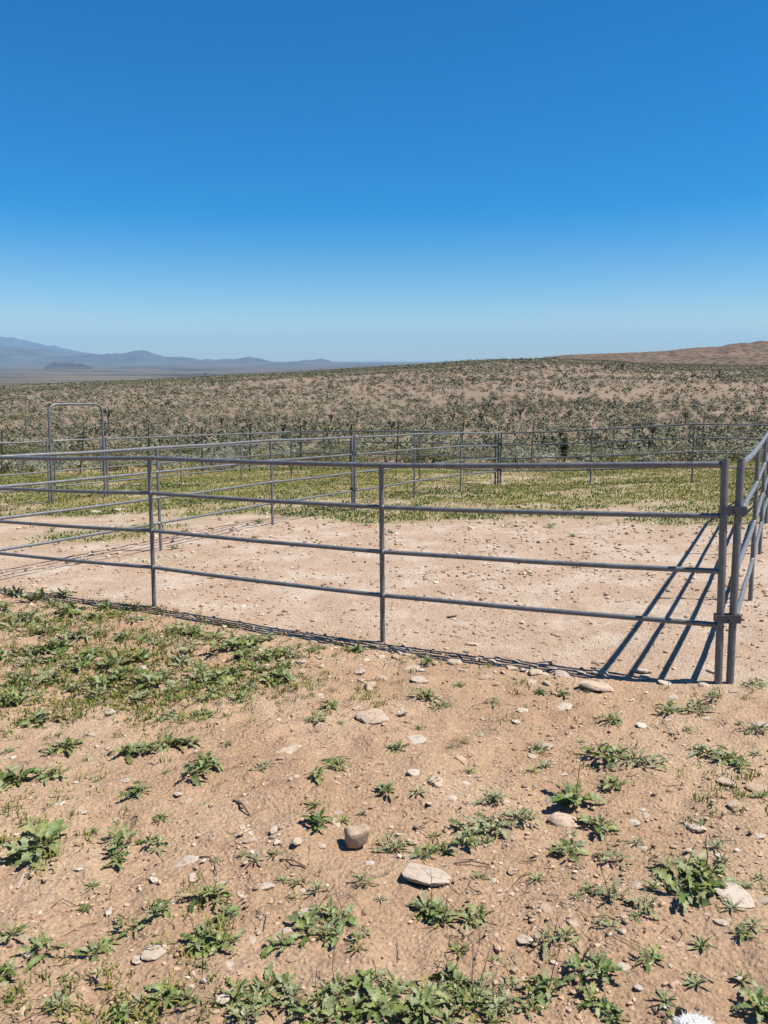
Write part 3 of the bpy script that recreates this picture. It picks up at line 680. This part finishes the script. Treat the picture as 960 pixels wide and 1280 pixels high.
for k, tok in enumerate(W):
    u, v, wp, kd, st = tok.split(','); u, v, wp, st = float(u), float(v), float(wp), int(st)
    p = on_ground(u, v); wid = wp*px_size(p)*1.38
    kind = {'b': 'broad', 'n': 'narrow', 'd': 'dusty'}[kd]
    patch = u < 365 and v < 885
    lab = SPECIAL.get((int(u), int(v)))
    if lab: gp = None
    elif patch:
        lab = {'broad': 'broad-leaved green weed in the dense patch before the front panel', 'narrow': 'narrow-leaved green weed in the dense patch before the front panel', 'dusty': 'dusty grey-green weed in the dense patch before the front panel'}[kind]; gp = GR_P+', '+kind
    elif v > 1225 and u < 640:
        lab = {'broad': 'broad-leaved weed in the thick green weed row farthest from the pen', 'narrow': 'narrow-leaved weed in the thick green weed row farthest from the pen', 'dusty': 'dusty weed in the thick green weed row farthest from the pen'}[kind]; gp = 'weeds in the thick row, '+kind
    else:
        lab = {'broad': 'broad-leaved green weed', 'narrow': 'narrow-leaved green weed', 'dusty': 'dusty grey-green weed'}[kind]+(' with thin bare stalk' if st else '')+' on bare stony soil outside the pen'; gp = GR_O+', '+kind+(' stalked' if st else '')
    weed(p, wid, kind, st, lab, gp, seed=1000+k)
for k in range(28):                                   # fill of the dense patch
    while True:
        u, v = rng.uniform(0, 370), rng.uniform(748, 880)
        if v > 752+u*.16 and float(fbm(u/55., v/40., 871, 2)) > -.22: break
    p = on_ground(u, v); kind = rng.choice(('broad', 'narrow', 'dusty', 'dusty'))
    lab = {'broad': 'broad-leaved green weed', 'narrow': 'narrow-leaved green weed', 'dusty': 'dusty grey-green weed'}[kind]+' in the dense patch before the front panel'
    weed(p, rng.uniform(.14, .30), kind, 0, lab, GR_P+', '+kind, .75, 1500+k)
# small weeds at the grass edge inside the pen: leaves too small to pick apart
def small_weed_mesh(seed, mat):
    r_ = random.Random(seed); mb = MB()
    for k in range(11):
        V, F = leaf_geo(seed*3+k % 4, .2, 4, .5, .3, .2, 4)
        a = k*2.4; m = Euler((r_.uniform(-.4, .4), -(k/11.)*1.0, a)).to_matrix()*(.55-.2*k/11.)
        mb.add([m@Vector(q) for q in V], F)
    return mb.mesh('weed', mat)
SW = [small_weed_mesh(30+k, m_weed if k < 3 else m_grey) for k in range(5)]
pts_w = []
for k in range(40):
    D = rng.uniform(10.2, 15); az = rng.uniform(-.5, .5); x, y = D*math.sin(az), D*math.cos(az)
    put_o = put('weed', rng.choice(SW), None, (x, y, float(gz(x, y))), (0, 0, rng.uniform(0, 6.3)), rng.uniform(.12, .26))
    tag(put_o, 'small leafy weed at the edge of the grass inside the pens', 'weed', 'weeds at the grass edge')
for u, v, s in [(75, 690, .1), (133, 752, .12), (345, 690, .08), (20, 690, .09), (148, 665, .1), (600, 690, .07), (664, 718, .09), (700, 870, .06)]:
    p = on_ground(u, v); tag(put('weed', rng.choice(SW), None, p, (0, 0, rng.uniform(0, 6.3)), s), 'tiny lone weed on the bare trampled pen floor', 'weed', 'weeds on the pen floor')

for k in range(90):
    D = math.exp(rng.uniform(math.log(1.9), math.log(4.6))); az = rng.uniform(-.5, .5); x, y = D*math.sin(az), D*math.cos(az)
    tag(put('weed', rng.choice(SW), None, (x, y, float(gz(x, y))), (0, 0, rng.uniform(0, 6.3)), rng.uniform(.045, .10)), 'tiny weed sprig on bare stony soil outside the pen', 'weed', 'weed sprigs on bare soil')
# seedlings and fine grass on the soil in front
g = np.random.default_rng(820); N = 9000
D = np.exp(g.uniform(math.log(1.5), math.log(7.5), N)); az = g.uniform(-.56, .56, N); x, y = D*np.sin(az), D*np.cos(az)
cl = fbm(x*1.3, y*1.3, 821, 3); dens = cl+.55*smooth(-.2, -1.4, x+.25*fbm(x*2, y*2, 822, 2))*smooth(3.6, 4.3, y); kp = (dens+g.uniform(-.3, .3, N) > .27) & (pen_mask(x, y) < .4); x, y = x[kp], y[kp]
V, F, t = blades(np.stack([x, y, gz(x, y)], 1), g.uniform(.014, .055, len(x)), 8, 823, .0022, .016, g.uniform(.05, .75, len(x)))
me = np_mesh('grass', V, F, m_grass); vattr(me, 'tint', t); tag(put('grass', me), 'sparse fine grass seedlings among the foreground weeds', 'grass', None, 'stuff')

g = np.random.default_rng(830); N = 9000
x = g.uniform(-3.6, .2, N); y = g.uniform(3.5, 7.2, N)
d_ = fbm(x*1.6, y*1.6, 831, 3); kp = (d_*1.3+.75*smooth(.1, -1.1, x)*smooth(3.5, 4.4, y+.15*x)+g.uniform(-.3, .3, N) > 1.0) & (pen_mask(x, y) < .3); x, y = x[kp], y[kp]
V, F, t = blades(np.stack([x, y, gz(x, y)], 1), g.uniform(.015, .045, len(x)), 6, 833, .0038, .022, np.clip(.12+d_[kp]*.5+g.normal(0, .12, len(x)), 0, .7))
me = np_mesh('ground_cover', V, F, m_grass); vattr(me, 'tint', t); tag(put('ground_cover', me), 'low green mat of fine growth in the dense weed patch', 'ground cover', None, 'stuff')
# ------------------------------------------------------------------ rocks and stones
def rock_mat(name, ca, cb, dark):
    m, n, b = new_mat(name); tcn = nd(n, 'ShaderNodeTexCoord'); oi = nd(n, 'ShaderNodeObjectInfo')
    c = mixc(n, oi.outputs['Random'], ca, cb); gp = nd(n, 'ShaderNodeNewGeometry').outputs['Position']
    c = mixc(n, ramp(n, noise(n, gp, 38, 6, .65), .48, .68), c, dark); 
    n.links.new(c, b.inputs['Base Color']); b.inputs['Roughness'].default_value = .9; b.inputs['Specular IOR Level'].default_value = .2
    bp = nd(n, 'ShaderNodeBump'); bp.inputs['Distance'].default_value = .006; bp.inputs['Strength'].default_value = .8
    n.links.new(noise(n, gp, 90, 6, .65), bp.inputs['Height']); n.links.new(bp.outputs[0], b.inputs['Normal']); return m
m_tan = rock_mat('tan_stone', (.44, .32, .22), (.56, .44, .33), (.30, .20, .135))
m_white = rock_mat('pale_stone', (.45, .36, .28), (.60, .52, .43), (.36, .265, .195))
import bmesh
def slab_mesh(seed, mat, flat):
    r_ = np.random.default_rng(seed); bm = bmesh.new(); bmesh.ops.create_icosphere(bm, subdivisions=3, radius=.5)
    pl = [(q/np.linalg.norm(q), r_.uniform(.33, .42)) for q in r_.normal(0, 1, (8, 3))]+[(np.array((r_.uniform(-.15, .15), r_.uniform(-.15, .15), 1.)), .3)]
    for v in bm.verts:
        c_ = np.array(v.co); c_ = c_*(1+.38*float(vn(c_[0]*2.6+seed, c_[1]*2.6+c_[2], seed))+.16*float(vn(c_[0]*7+seed, c_[1]*7+c_[2]*4, seed+3)))
        for q, d_ in pl:
            e = c_@q-d_
            if e > 0: c_ = c_-q*e*.9
        c_ = c_+r_.normal(0, .006, 3); c_[2] *= flat; v.co = c_
    me = bpy.data.meshes.new('rock'); bm.to_mesh(me); bm.free(); me.materials.append(mat)
    me.polygons.foreach_set('use_smooth', [True]*len(me.polygons)); me.set_sharp_from_angle(angle=R(30)); return me
def rock_mesh(seed, mat, sub=2, flat=.7):
    r_ = np.random.default_rng(seed); bm = bmesh.new(); bmesh.ops.create_icosphere(bm, subdivisions=sub, radius=.5)
    pl = [(q/np.linalg.norm(q), r_.uniform(.20, .38)) for q in r_.normal(0, 1, (13, 3))]
    for v in bm.verts:
        c_ = np.array(v.co)
        for q, d_ in pl:
            e = c_@q-d_
            if e > 0: c_ = c_-q*e
        c_ = c_*(1+.10*float(vn(c_[0]*4+seed, c_[1]*4+c_[2]*3, seed))); c_[2] *= flat
        v.co = c_
    me = bpy.data.meshes.new('stone'); bm.to_mesh(me); bm.free(); me.materials.append(mat)
    me.polygons.foreach_set('use_smooth', [True]*len(me.polygons)); me.set_sharp_from_angle(angle=R(22)); return me
TAN = [rock_mesh(40+k, m_tan, 2, .75) for k in range(4)]+[slab_mesh(44+k, m_tan, .8) for k in range(4)]; WHT = [rock_mesh(60+k, m_white, 2, .6) for k in range(4)]+[slab_mesh(64+k, m_white, .7) for k in range(4)]
RS = '''537,1096,62,28,w 706,1026,38,26,t 693,1002,20,14,w 463,858,19,18,t 478,848,16,10,t 467,897,32,14,t 500,892,17,8,w 525,850,22,9,w 518,926,28,11,w 362,939,31,16,t 380,840,18,9,t 448,840,17,9,w 518,966,18,13,w 545,977,19,14,t 577,951,18,12,t
603,899,9,6,w 600,920,9,8,t 622,923,12,9,w 422,1017,13,13,w 537,1005,11,8,w 592,806,12,9,t 503,814,22,10,t 513,836,18,9,t 525,838,12,8,w 680,830,19,12,t 667,834,16,9,t 702,842,17,11,w 747,828,17,11,t 747,836,14,9,t 728,842,10,9,t 743,858,34,13,t 757,858,15,10,t
705,886,26,15,w 803,908,16,10,w 653,888,14,7,w 645,902,12,8,w 683,932,19,10,w 833,854,18,8,w 840,872,13,7,w 917,864,14,7,w 952,906,18,9,w 792,1028,19,10,w 807,1020,12,9,w 803,1013,10,8,w 870,1034,30,18,w 858,1030,12,9,w 918,1008,21,15,t 910,977,26,12,t 950,987,26,11,t
803,1060,12,9,w 717,1155,16,9,t 850,1182,14,10,t 838,1208,8,9,t 910,1150,10,9,t 915,1120,46,20,w 953,1126,22,14,w 923,1221,12,6,w 832,1258,10,6,w 135,1142,11,14,w 192,1192,30,13,w 257,1226,13,13,w 287,1206,13,7,w 240,1145,11,8,w 303,1036,13,9,w 313,1040,14,10,w 313,1050,15,10,t 300,1054,11,8,t
301,1042,9,7,t 100,1086,13,8,w 157,976,15,9,w 223,993,12,9,w 72,1006,20,7,w 103,1016,11,7,w 147,1025,15,8,w 272,1050,7,10,t 233,1078,26,11,w 343,1038,18,9,w 342,1046,13,8,t 347,1053,14,9,w 332,1109,25,14,w 378,1113,13,8,w 420,1029,17,12,t 498,1043,11,9,w 565,998,17,8,w
518,1053,8,8,w 177,836,16,12,w 115,918,11,5,w 137,891,17,5,w 452,850,10,8,t 640,835,14,8,t 655,838,12,8,t 690,836,12,7,w 672,840,10,7,w 860,852,16,9,w 880,856,14,8,t 480,905,9,6,t 430,905,8,6,w 700,795,10,6,t 565,770,12,6,w 615,735,10,5,w 640,745,12,5,w 545,728,9,4,w 705,705,12,5,w
735,690,10,5,t 610,705,8,5,w 690,760,9,5,w 660,700,8,4,w 780,690,10,5,w 690,655,10,4,w 765,672,9,4,t 640,668,9,4,w 590,660,9,4,w 120,640,14,6,w 150,637,12,5,w 225,605,9,6,w 170,606,10,6,w 930,640,9,5,w'''.split()
RLAB = {(537, 1096): 'wide flat whitish rock sunk in the soil, largest of the pale rocks', (706, 1026): 'rounded tan rock in front of a leafy weed', (915, 1120): 'broad white cracked rock beside the largest bushy weed',
        (743, 858): 'long reddish tan rock at the foot of the barred shadows', (705, 886): 'whitish rock with dark underside on open soil near the clamped corner', (870, 1034): 'crumbly white rock on bare soil behind the largest bushy weed',
        (463, 858): 'upright grey-tan stone of a touching pair before the front panel', (478, 848): 'low stone behind the upright one of a touching pair', (467, 897): 'tan wedge rock with one deeply shaded face', (362, 939): 'half-buried brown rock with a pale top',
        (192, 1192): 'bright white angular flat stone beside broad leaves', (177, 836): 'white square stone among the dense weed patch', (422, 1017): 'round white stone beside a dark shaded weed', (135, 1142): 'small upright white stone alone on sandy soil', (518, 926): 'flat cream stone beside a narrow upright weed'}
def stone(p, wm, hm, tone, label, group=None, seed=0):
    r_ = random.Random(seed); me = r_.choice((TAN if tone == 't' else WHT)[4 if wm > .055 else 0:])
    hm = max(hm*.5, wm*.24)
    o = put('rock' if wm > .07 else 'stone', me, None, p+Vector((0, 0, hm*.10)), (r_.uniform(-.25, .25), r_.uniform(-.25, .25), r_.uniform(0, 6.28)), (wm*1.35, wm*r_.uniform(.8, 1.15), hm*1.7))
    return tag(o, label, 'rock' if wm > .07 else 'stone', group)
for k, tok in enumerate(RS):
    u, v, wp, hp, tn = tok.split(','); u, v, wp, hp = map(float, (u, v, wp, hp)); p = on_ground(u, v); m_ = px_size(p)
    lab = RLAB.get((int(u), int(v))); inside = float(pen_mask(p.x, p.y)) > .5
    gp = None
    if not lab:
        lab = ('pale ' if tn == 'w' else 'tan ')+('stone on the trampled pen floor' if inside else 'stone lying on the weedy soil outside the pen'); gp = lab+' set'
    stone(p, wp*m_, hp*m_, tn, lab, gp, 2000+k)
# the tan block standing clear with its own hard shadow
p = on_ground(446, 1057); m_ = px_size(p)
bm = bmesh.new(); bmesh.ops.create_cube(bm, size=1); bmesh.ops.subdivide_edges(bm, edges=bm.edges[:], cuts=7, use_grid_fill=True)
for v in bm.verts:
    q = np.array(v.co)*2; k_ = (np.abs(q)**5).sum()**(1/5); q = q/k_*.5
    t_ = q[2]+.5; q[0] *= .86+.18*t_; q[1] *= .84+.2*t_; q[2] += .22*q[0]-.14*q[1]
    q = q*(1+.34*float(vn(q[0]*3+4, q[1]*3+q[2]*2, 5))+.05*float(vn(q[0]*9, q[1]*9+q[2]*7, 6))); v.co = q
me = bpy.data.meshes.new('rock'); bm.to_mesh(me); bm.free(); me.materials.append(m_tan); me.polygons.foreach_set('use_smooth', [True]*len(me.polygons)); me.set_sharp_from_angle(angle=R(32))
tag(put('rock', me, None, p+Vector((0, 0, .036)), (.05, .06, .35), (.088, .075, .078)), 'tan block-shaped rock standing proud and casting a hard oval shadow', 'rock')
# random smaller stones
BASE_ROCKS = []
for k in range(64):
    u = rng.gauss(600, 95) if k < 40 else rng.uniform(300, 900); v = 822+(u-600)*.09+rng.gauss(8, 11); p = on_ground(u, v)
    tn = 'w' if rng.random() < .28 else 't'; s = rng.uniform(.03, .075)*(1.5 if rng.random() < .15 else 1)
    lab = ('pale ' if tn == 'w' else 'tan ')+'stone in the broken row along the foot of the front panel'
    stone(p, s, s*.7, tn, lab, lab+' set', 2500+k).name = 'stone'
for k in range(215):
    D = math.exp(rng.uniform(math.log(1.8), math.log(13))); az = rng.uniform(-.52, .52); x, y = D*math.sin(az), D*math.cos(az)
    if float(grass_mask(x, y)) > .5: continue
    p = Vector((x, y, float(gz(x, y)))); s = rng.uniform(.014, .042)*(1+D*.05); tn = 'w' if rng.random() < .6 else 't'; inside = float(pen_mask(x, y)) > .5
    lab = ('small pale ' if tn == 'w' else 'small tan ')+('pebble on the trampled pen floor' if inside else 'pebble on the weedy soil outside the pen')
    stone(p, s, s*.6, tn, lab, lab+' set', 3000+k).name = 'pebble'
# gravel and soil crumbs: one mass each
m_grav = leaf_mat('gravel_stone', [(.30, .19, .12), (.46, .31, .20), (.52, .38, .26), (.64, .55, .45)], attr='tint', trans=0, rough=.95)
def crumbs(name, N, lo, hi, smin, smax, seed, label, tl, th_, mask=None):
    g = np.random.default_rng(seed); bm = bmesh.new(); bmesh.ops.create_icosphere(bm, subdivisions=1, radius=.5)
    bv = np.array([v.co[:] for v in bm.verts]); bf = np.array([[v.index for v in f.verts] for f in bm.faces]); bm.free()
    D = np.exp(g.uniform(math.log(lo), math.log(hi), N)); az = g.uniform(-.6, .6, N); x, y = D*np.sin(az), D*np.cos(az)
    cl = fbm(x*1.9, y*1.9, seed, 3); kp = cl+g.uniform(-.3, .3, N) > .02; kp &= grass_mask(x, y) < .6; x, y, D = x[kp], y[kp], D[kp]; N = len(x)
    s = smin*(smax/smin)**(g.random(N)**2.2)*np.maximum(1, D/4.5)
    V = bv[None]*(1+g.normal(0, .16, (N, len(bv), 1)))*s[:, None, None]*np.stack([g.uniform(.8, 1.4, N), g.uniform(.7, 1.1, N), g.uniform(.5, .9, N)], 1)[:, None, :]
    a = g.uniform(0, 6.28, N); c_, s_ = np.cos(a)[:, None], np.sin(a)[:, None]
    V = np.stack([V[:, :, 0]*c_-V[:, :, 1]*s_, V[:, :, 0]*s_+V[:, :, 1]*c_, V[:, :, 2]], 2)+np.stack([x, y, gz(x, y)+s*.12], 1)[:, None, :]
    F = bf[None]+(np.arange(N)*len(bv))[:, None, None]
    me = np_mesh(name, V.reshape(-1, 3), F.reshape(-1, 3), m_grav); vattr(me, 'tint', np.repeat(g.uniform(tl, th_, N), len(bv)))
    tag(put(name, me), label, 'gravel', None, 'stuff')
crumbs('gravel', 8500, 1.5, 12, .006, .024, 840, 'fine pale gravel strewn over the soil', .5, 1.0)
crumbs('gravel', 4500, 5, 14, .012, .035, 845, 'broken pale and brown stone chips on the trampled pen floor', .3, 1.0)
crumbs('soil_crumbs', 22000, 1.4, 12, .005, .026, 850, 'loose crumbs of tan and brown soil', .0, .62)
# dry litter
m_lit, n, b = new_mat('dry_litter'); b.inputs['Base Color'].default_value = (.13, .09, .06, 1); b.inputs['Roughness'].default_value = .9
m_pale, n, b = new_mat('bleached_wood'); b.inputs['Base Color'].default_value = (.45, .38, .30, 1); b.inputs['Roughness'].default_value = .9
mb = MB(); r_ = random.Random(5)
for k in range(1100):
    D = math.exp(r_.uniform(math.log(1.6), math.log(7))); az = r_.uniform(-.55, .55); x, y = D*math.sin(az), D*math.cos(az); z = float(gz_smooth(x, y))
    if float(fbm(x*1.7, y*1.7, 861, 3))+r_.uniform(-.3, .3) < .1: continue
    a = r_.uniform(0, 6.28); L = r_.uniform(.012, .05)
    q = [(x, y), (x+math.cos(a)*L, y+math.sin(a)*L), (x+math.cos(a+r_.uniform(-.8, .8))*L*2, y+math.sin(a+r_.uniform(-.8, .8))*L*2)]
    mb.tube([(i, j, float(gz(i, j))+.003+(.008 if m else 0)*r_.random()) for m, (i, j) in enumerate(q)], [.0018, .0015, .0008], 3, False)
tag(put('litter', mb.mesh('litter', m_lit)), 'dry dark plant litter scattered on the soil', 'litter', None, 'stuff')
def twig(pix, rad, mat, label):
    pp = [on_ground(u, v) for u, v in pix]; o = pp[0]; mb = MB()
    mb.tube([q-o+Vector((0, 0, rad*.9+(.012 if 0 < k < len(pp)-1 else 0))) for k, q in enumerate(pp)], [rad*(1-.5*k/len(pp)) for k in range(len(pp))], 6)
    tag(put('twig', mb.mesh('twig', mat), None, o), label, 'twig')
twig([(250, 1072), (262, 1076), (268, 1084), (271, 1094)], .0035, m_lit, 'short dark bent twig above a stalked weed')
twig([(292, 1002), (303, 1010), (312, 1020)], .006, m_lit, 'thick brown stub of stick on gravelly soil')
twig([(22, 1112), (30, 1098), (44, 1090)], .0045, m_pale, 'pale bleached stick at the foot of the big broad-leaved weed')
twig([(568, 1080), (590, 1081), (612, 1082)], .003, m_lit, 'thin straight reddish twig beside the flat white rock')
twig([(350, 1075), (366, 1080), (384, 1085)], .003, m_lit, 'dark straight twig near the block-shaped rock')
twig([(64, 1135), (78, 1128), (96, 1133)], .002, m_lit, 'thin dark forked twig on open sandy soil')
twig([(578, 894), (590, 884), (604, 878)], .003, m_pale, 'fine pale straw on the soil before the front panel')

# ------------------------------------------------------------------ white dog sitting close by
m_fur, n, b = new_mat('white_fur'); b.inputs['Base Color'].default_value = (.90, .89, .87, 1); b.inputs['Roughness'].default_value = .8
m_nose, n, b = new_mat('dog_nose'); b.inputs['Base Color'].default_value = (.02, .018, .018, 1); b.inputs['Roughness'].default_value = .35
d = ray(884, 1263); HZ = .50; t = (HZ-CAM_H)/d.z; hp = Vector((d.x*t, d.y*t, 0)); gl = float(gz(hp.x, hp.y-.2))
dog = tag(put('dog', None, loc=(hp.x, hp.y-.12, gl)), 'white furry dog sitting beside the camera, only the top of its head in view', 'dog')
top = HZ-gl
J = {'pelvis': ((0, -.22, .10), .085), 'loin': ((0, -.15, .17), .085), 'chest': ((0, -.02, .27), .088), 'neck': ((0, .05, top-.13), .055), 'head': ((0, .10, top-.068), .060), 'muzz': ((0, .175, top-.095), .033), 'nose': ((0, .215, top-.10), .024),
     'lsh': ((-.06, .0, .22), .042), 'lel': ((-.065, .01, .11), .028), 'lpw': ((-.065, .02, .03), .024), 'lto': ((-.065, .06, .02), .022),
     'rsh': ((.06, .0, .22), .042), 'rel': ((.065, .01, .11), .028), 'rpw': ((.065, .02, .03), .024), 'rto': ((.065, .06, .02), .022),
     'lhip': ((-.08, -.19, .10), .06), 'lkn': ((-.11, -.06, .10), .042), 'lhk': ((-.11, -.17, .03), .024), 'lft': ((-.11, -.06, .02), .022),
     'rhip': ((.08, -.19, .10), .06), 'rkn': ((.11, -.06, .10), .042), 'rhk': ((.11, -.17, .03), .024), 'rft': ((.11, -.06, .02), .022),
     't1': ((0, -.32, .05), .028), 't2': ((.08, -.38, .04), .026), 't3': ((.15, -.36, .04), .014)}
E_ = [('pelvis', 'loin'), ('loin', 'chest'), ('chest', 'neck'), ('neck', 'head'), ('head', 'muzz'), ('muzz', 'nose'), ('chest', 'lsh'), ('lsh', 'lel'), ('lel', 'lpw'), ('lpw', 'lto'), ('chest', 'rsh'), ('rsh', 'rel'), ('rel', 'rpw'), ('rpw', 'rto'),
      ('pelvis', 'lhip'), ('lhip', 'lkn'), ('lkn', 'lhk'), ('lhk', 'lft'), ('pelvis', 'rhip'), ('rhip', 'rkn'), ('rkn', 'rhk'), ('rhk', 'rft'), ('pelvis', 't1'), ('t1', 't2'), ('t2', 't3')]
names = list(J); me = bpy.data.meshes.new('body'); me.from_pydata([J[k][0] for k in names], [(names.index(a), names.index(b_)) for a, b_ in E_], [])
tmp = bpy.data.objects.new('body', me); col.objects.link(tmp)
sk = tmp.modifiers.new('skin', 'SKIN'); ss = tmp.modifiers.new('sub', 'SUBSURF'); ss.levels = 2
for k, nme in enumerate(names):
    sv = me.skin_vertices[0].data[k]; sv.radius = (J[nme][1],)*2; sv.use_root = (k == 0)
dg = bpy.context.evaluated_depsgraph_get(); bme = bpy.data.meshes.new_from_object(tmp.evaluated_get(dg)); bpy.data.objects.remove(tmp)
bme.materials.clear(); bme.materials.append(m_fur); bme.polygons.foreach_set('use_smooth', [True]*len(bme.polygons))
body = put('body', bme, dog)
for s in (-1, 1):
    mb = MB(); mb.tube([(s*.035, .085, top-.035), (s*.065, .078, top-.022), (s*.092, .08, top-.035)], [.024, .02, .006], 8); put('ear', mb.mesh('ear', m_fur), dog)
    mb = MB(); mb.tube([(s*.028, .148, top-.062), (s*.030, .160, top-.063)], [.010, .006], 8); put('eye', mb.mesh('eye', m_nose), dog)
mb = MB(); mb.tube([(0, .228, top-.094), (0, .242, top-.096)], [.013, .007], 8); put('nose', mb.mesh('nose', m_nose), dog)
bme.calc_loop_triangles(); tri = np.array([t_.vertices[:] for t_ in bme.loop_triangles]); vv = np.array([v.co[:] for v in bme.vertices]); vnn = np.array([v.normal[:] for v in bme.vertices])
g = np.random.default_rng(9); ar = np.linalg.norm(np.cross(vv[tri[:, 1]]-vv[tri[:, 0]], vv[tri[:, 2]]-vv[tri[:, 0]]), axis=1); ar = ar*(1+12*(vv[tri[:, 0], 2] > top-.14))
ti = g.choice(len(tri), 44000, p=ar/ar.sum()); bc = g.dirichlet((1, 1, 1), 44000)
p_ = (vv[tri[ti]]*bc[:, :, None]).sum(1); n_ = (vnn[tri[ti]]*bc[:, :, None]).sum(1)
dr = n_*.3+np.array([.25, -.7, -.35])+g.normal(0, .3, p_.shape); dr /= np.linalg.norm(dr, axis=1)[:, None]
sd = np.cross(dr, n_); sd /= np.linalg.norm(sd, axis=1)[:, None]+1e-6; ln = g.uniform(.008, .019, (len(p_), 1))
V = np.stack([p_-sd*.0008, p_+sd*.0008, p_+dr*ln+n_*.006], 1).reshape(-1, 3)
put('fur', np_mesh('fur', V, np.arange(len(V)).reshape(-1, 3), m_fur), body)

# ------------------------------------------------------------------ labels that single things out by what they stand nearest to
def nearest_labels(objs, marks, ranks=('nearest', 'second nearest', 'third nearest', 'fourth nearest', 'fifth nearest', 'sixth nearest')):
    kinds = {}
    for o in objs:
        if 'group' in o: kinds.setdefault(o['label'].split(' on ')[0].split(' in the ')[0].split(' lying')[0].split(' at the ')[0].split(' rising')[0].split(' among')[0].split(' standing')[0].replace(' with thin bare stalk', ', stalked,'), []).append(o)
    for lab, os_ in kinds.items():
        if len(os_) < 2: continue
        short = lab
        P_ = np.array([o.location[:] for o in os_]); used = {}
        order = {m: np.argsort(np.hypot(P_[:, 0]-q.x, P_[:, 1]-q.y)) for m, q in marks}
        for k, o in enumerate(os_):
            best = min(marks, key=lambda mq: (o.location-mq[1]).length)[0]
            rk = int(np.where(order[best] == k)[0][0])
            if rk < len(ranks): o['label'] = short+' '+ranks[rk]+' '+best
def G(u, v): return on_ground(u, v)
MARKS = [('the large flat whitish rock', G(537, 1096)), ('the block-shaped tan rock', G(446, 1057)), ('the largest bushy weed', G(866, 1108)), ('the rounded tan rock', G(706, 1026)), ('the long reddish tan rock', G(743, 858)),
         ('the shaded wedge rock', G(467, 897)), ('the half-buried brown rock', G(362, 939)), ('the crumbly white rock', G(870, 1034)), ('the bright white angular stone', G(192, 1192)), ('the white square stone', G(177, 836)),
         ('the clamped corner posts', G(905, 848)), ('the white dog', G(884, 1275)), ('the pale bleached stick', G(30, 1098))]
tops_ = [o for o in col.objects if o.parent is None and 'group' in o]
nearest_labels([o for o in tops_ if o.get('category') in ('weed', 'stone', 'rock') and o.location.y < 9], MARKS)
FARM = [('the arched gate', a3), ('the green yucca', next(o for o in col.objects if o.name == 'yucca').location), ('the far pen corner', base3(K)), ('the meeting of the dividing and back panels', base3(FARE))]
nearest_labels([o for o in tops_ if o.get('category') in ('bush', 'tree')], FARM)

# ------------------------------------------------------------------ bring all surface colours down to measured outdoor albedos
ALB = .67
for m in bpy.data.materials:
    if not m.use_nodes or m.name in ('white_fur', 'haze_air'): continue
    t_ = m.node_tree
    for nd_ in list(t_.nodes):
        if nd_.type not in ('BSDF_PRINCIPLED', 'BSDF_TRANSLUCENT'): continue
        i_ = nd_.inputs[0]
        if i_.is_linked:
            src = i_.links[0].from_socket; t_.links.new(mixc(t_, 1.0, src, (ALB, ALB, ALB), 'MULTIPLY'), i_)
        else:
            c_ = i_.default_value; i_.default_value = (c_[0]*ALB, c_[1]*ALB, c_[2]*ALB, 1)
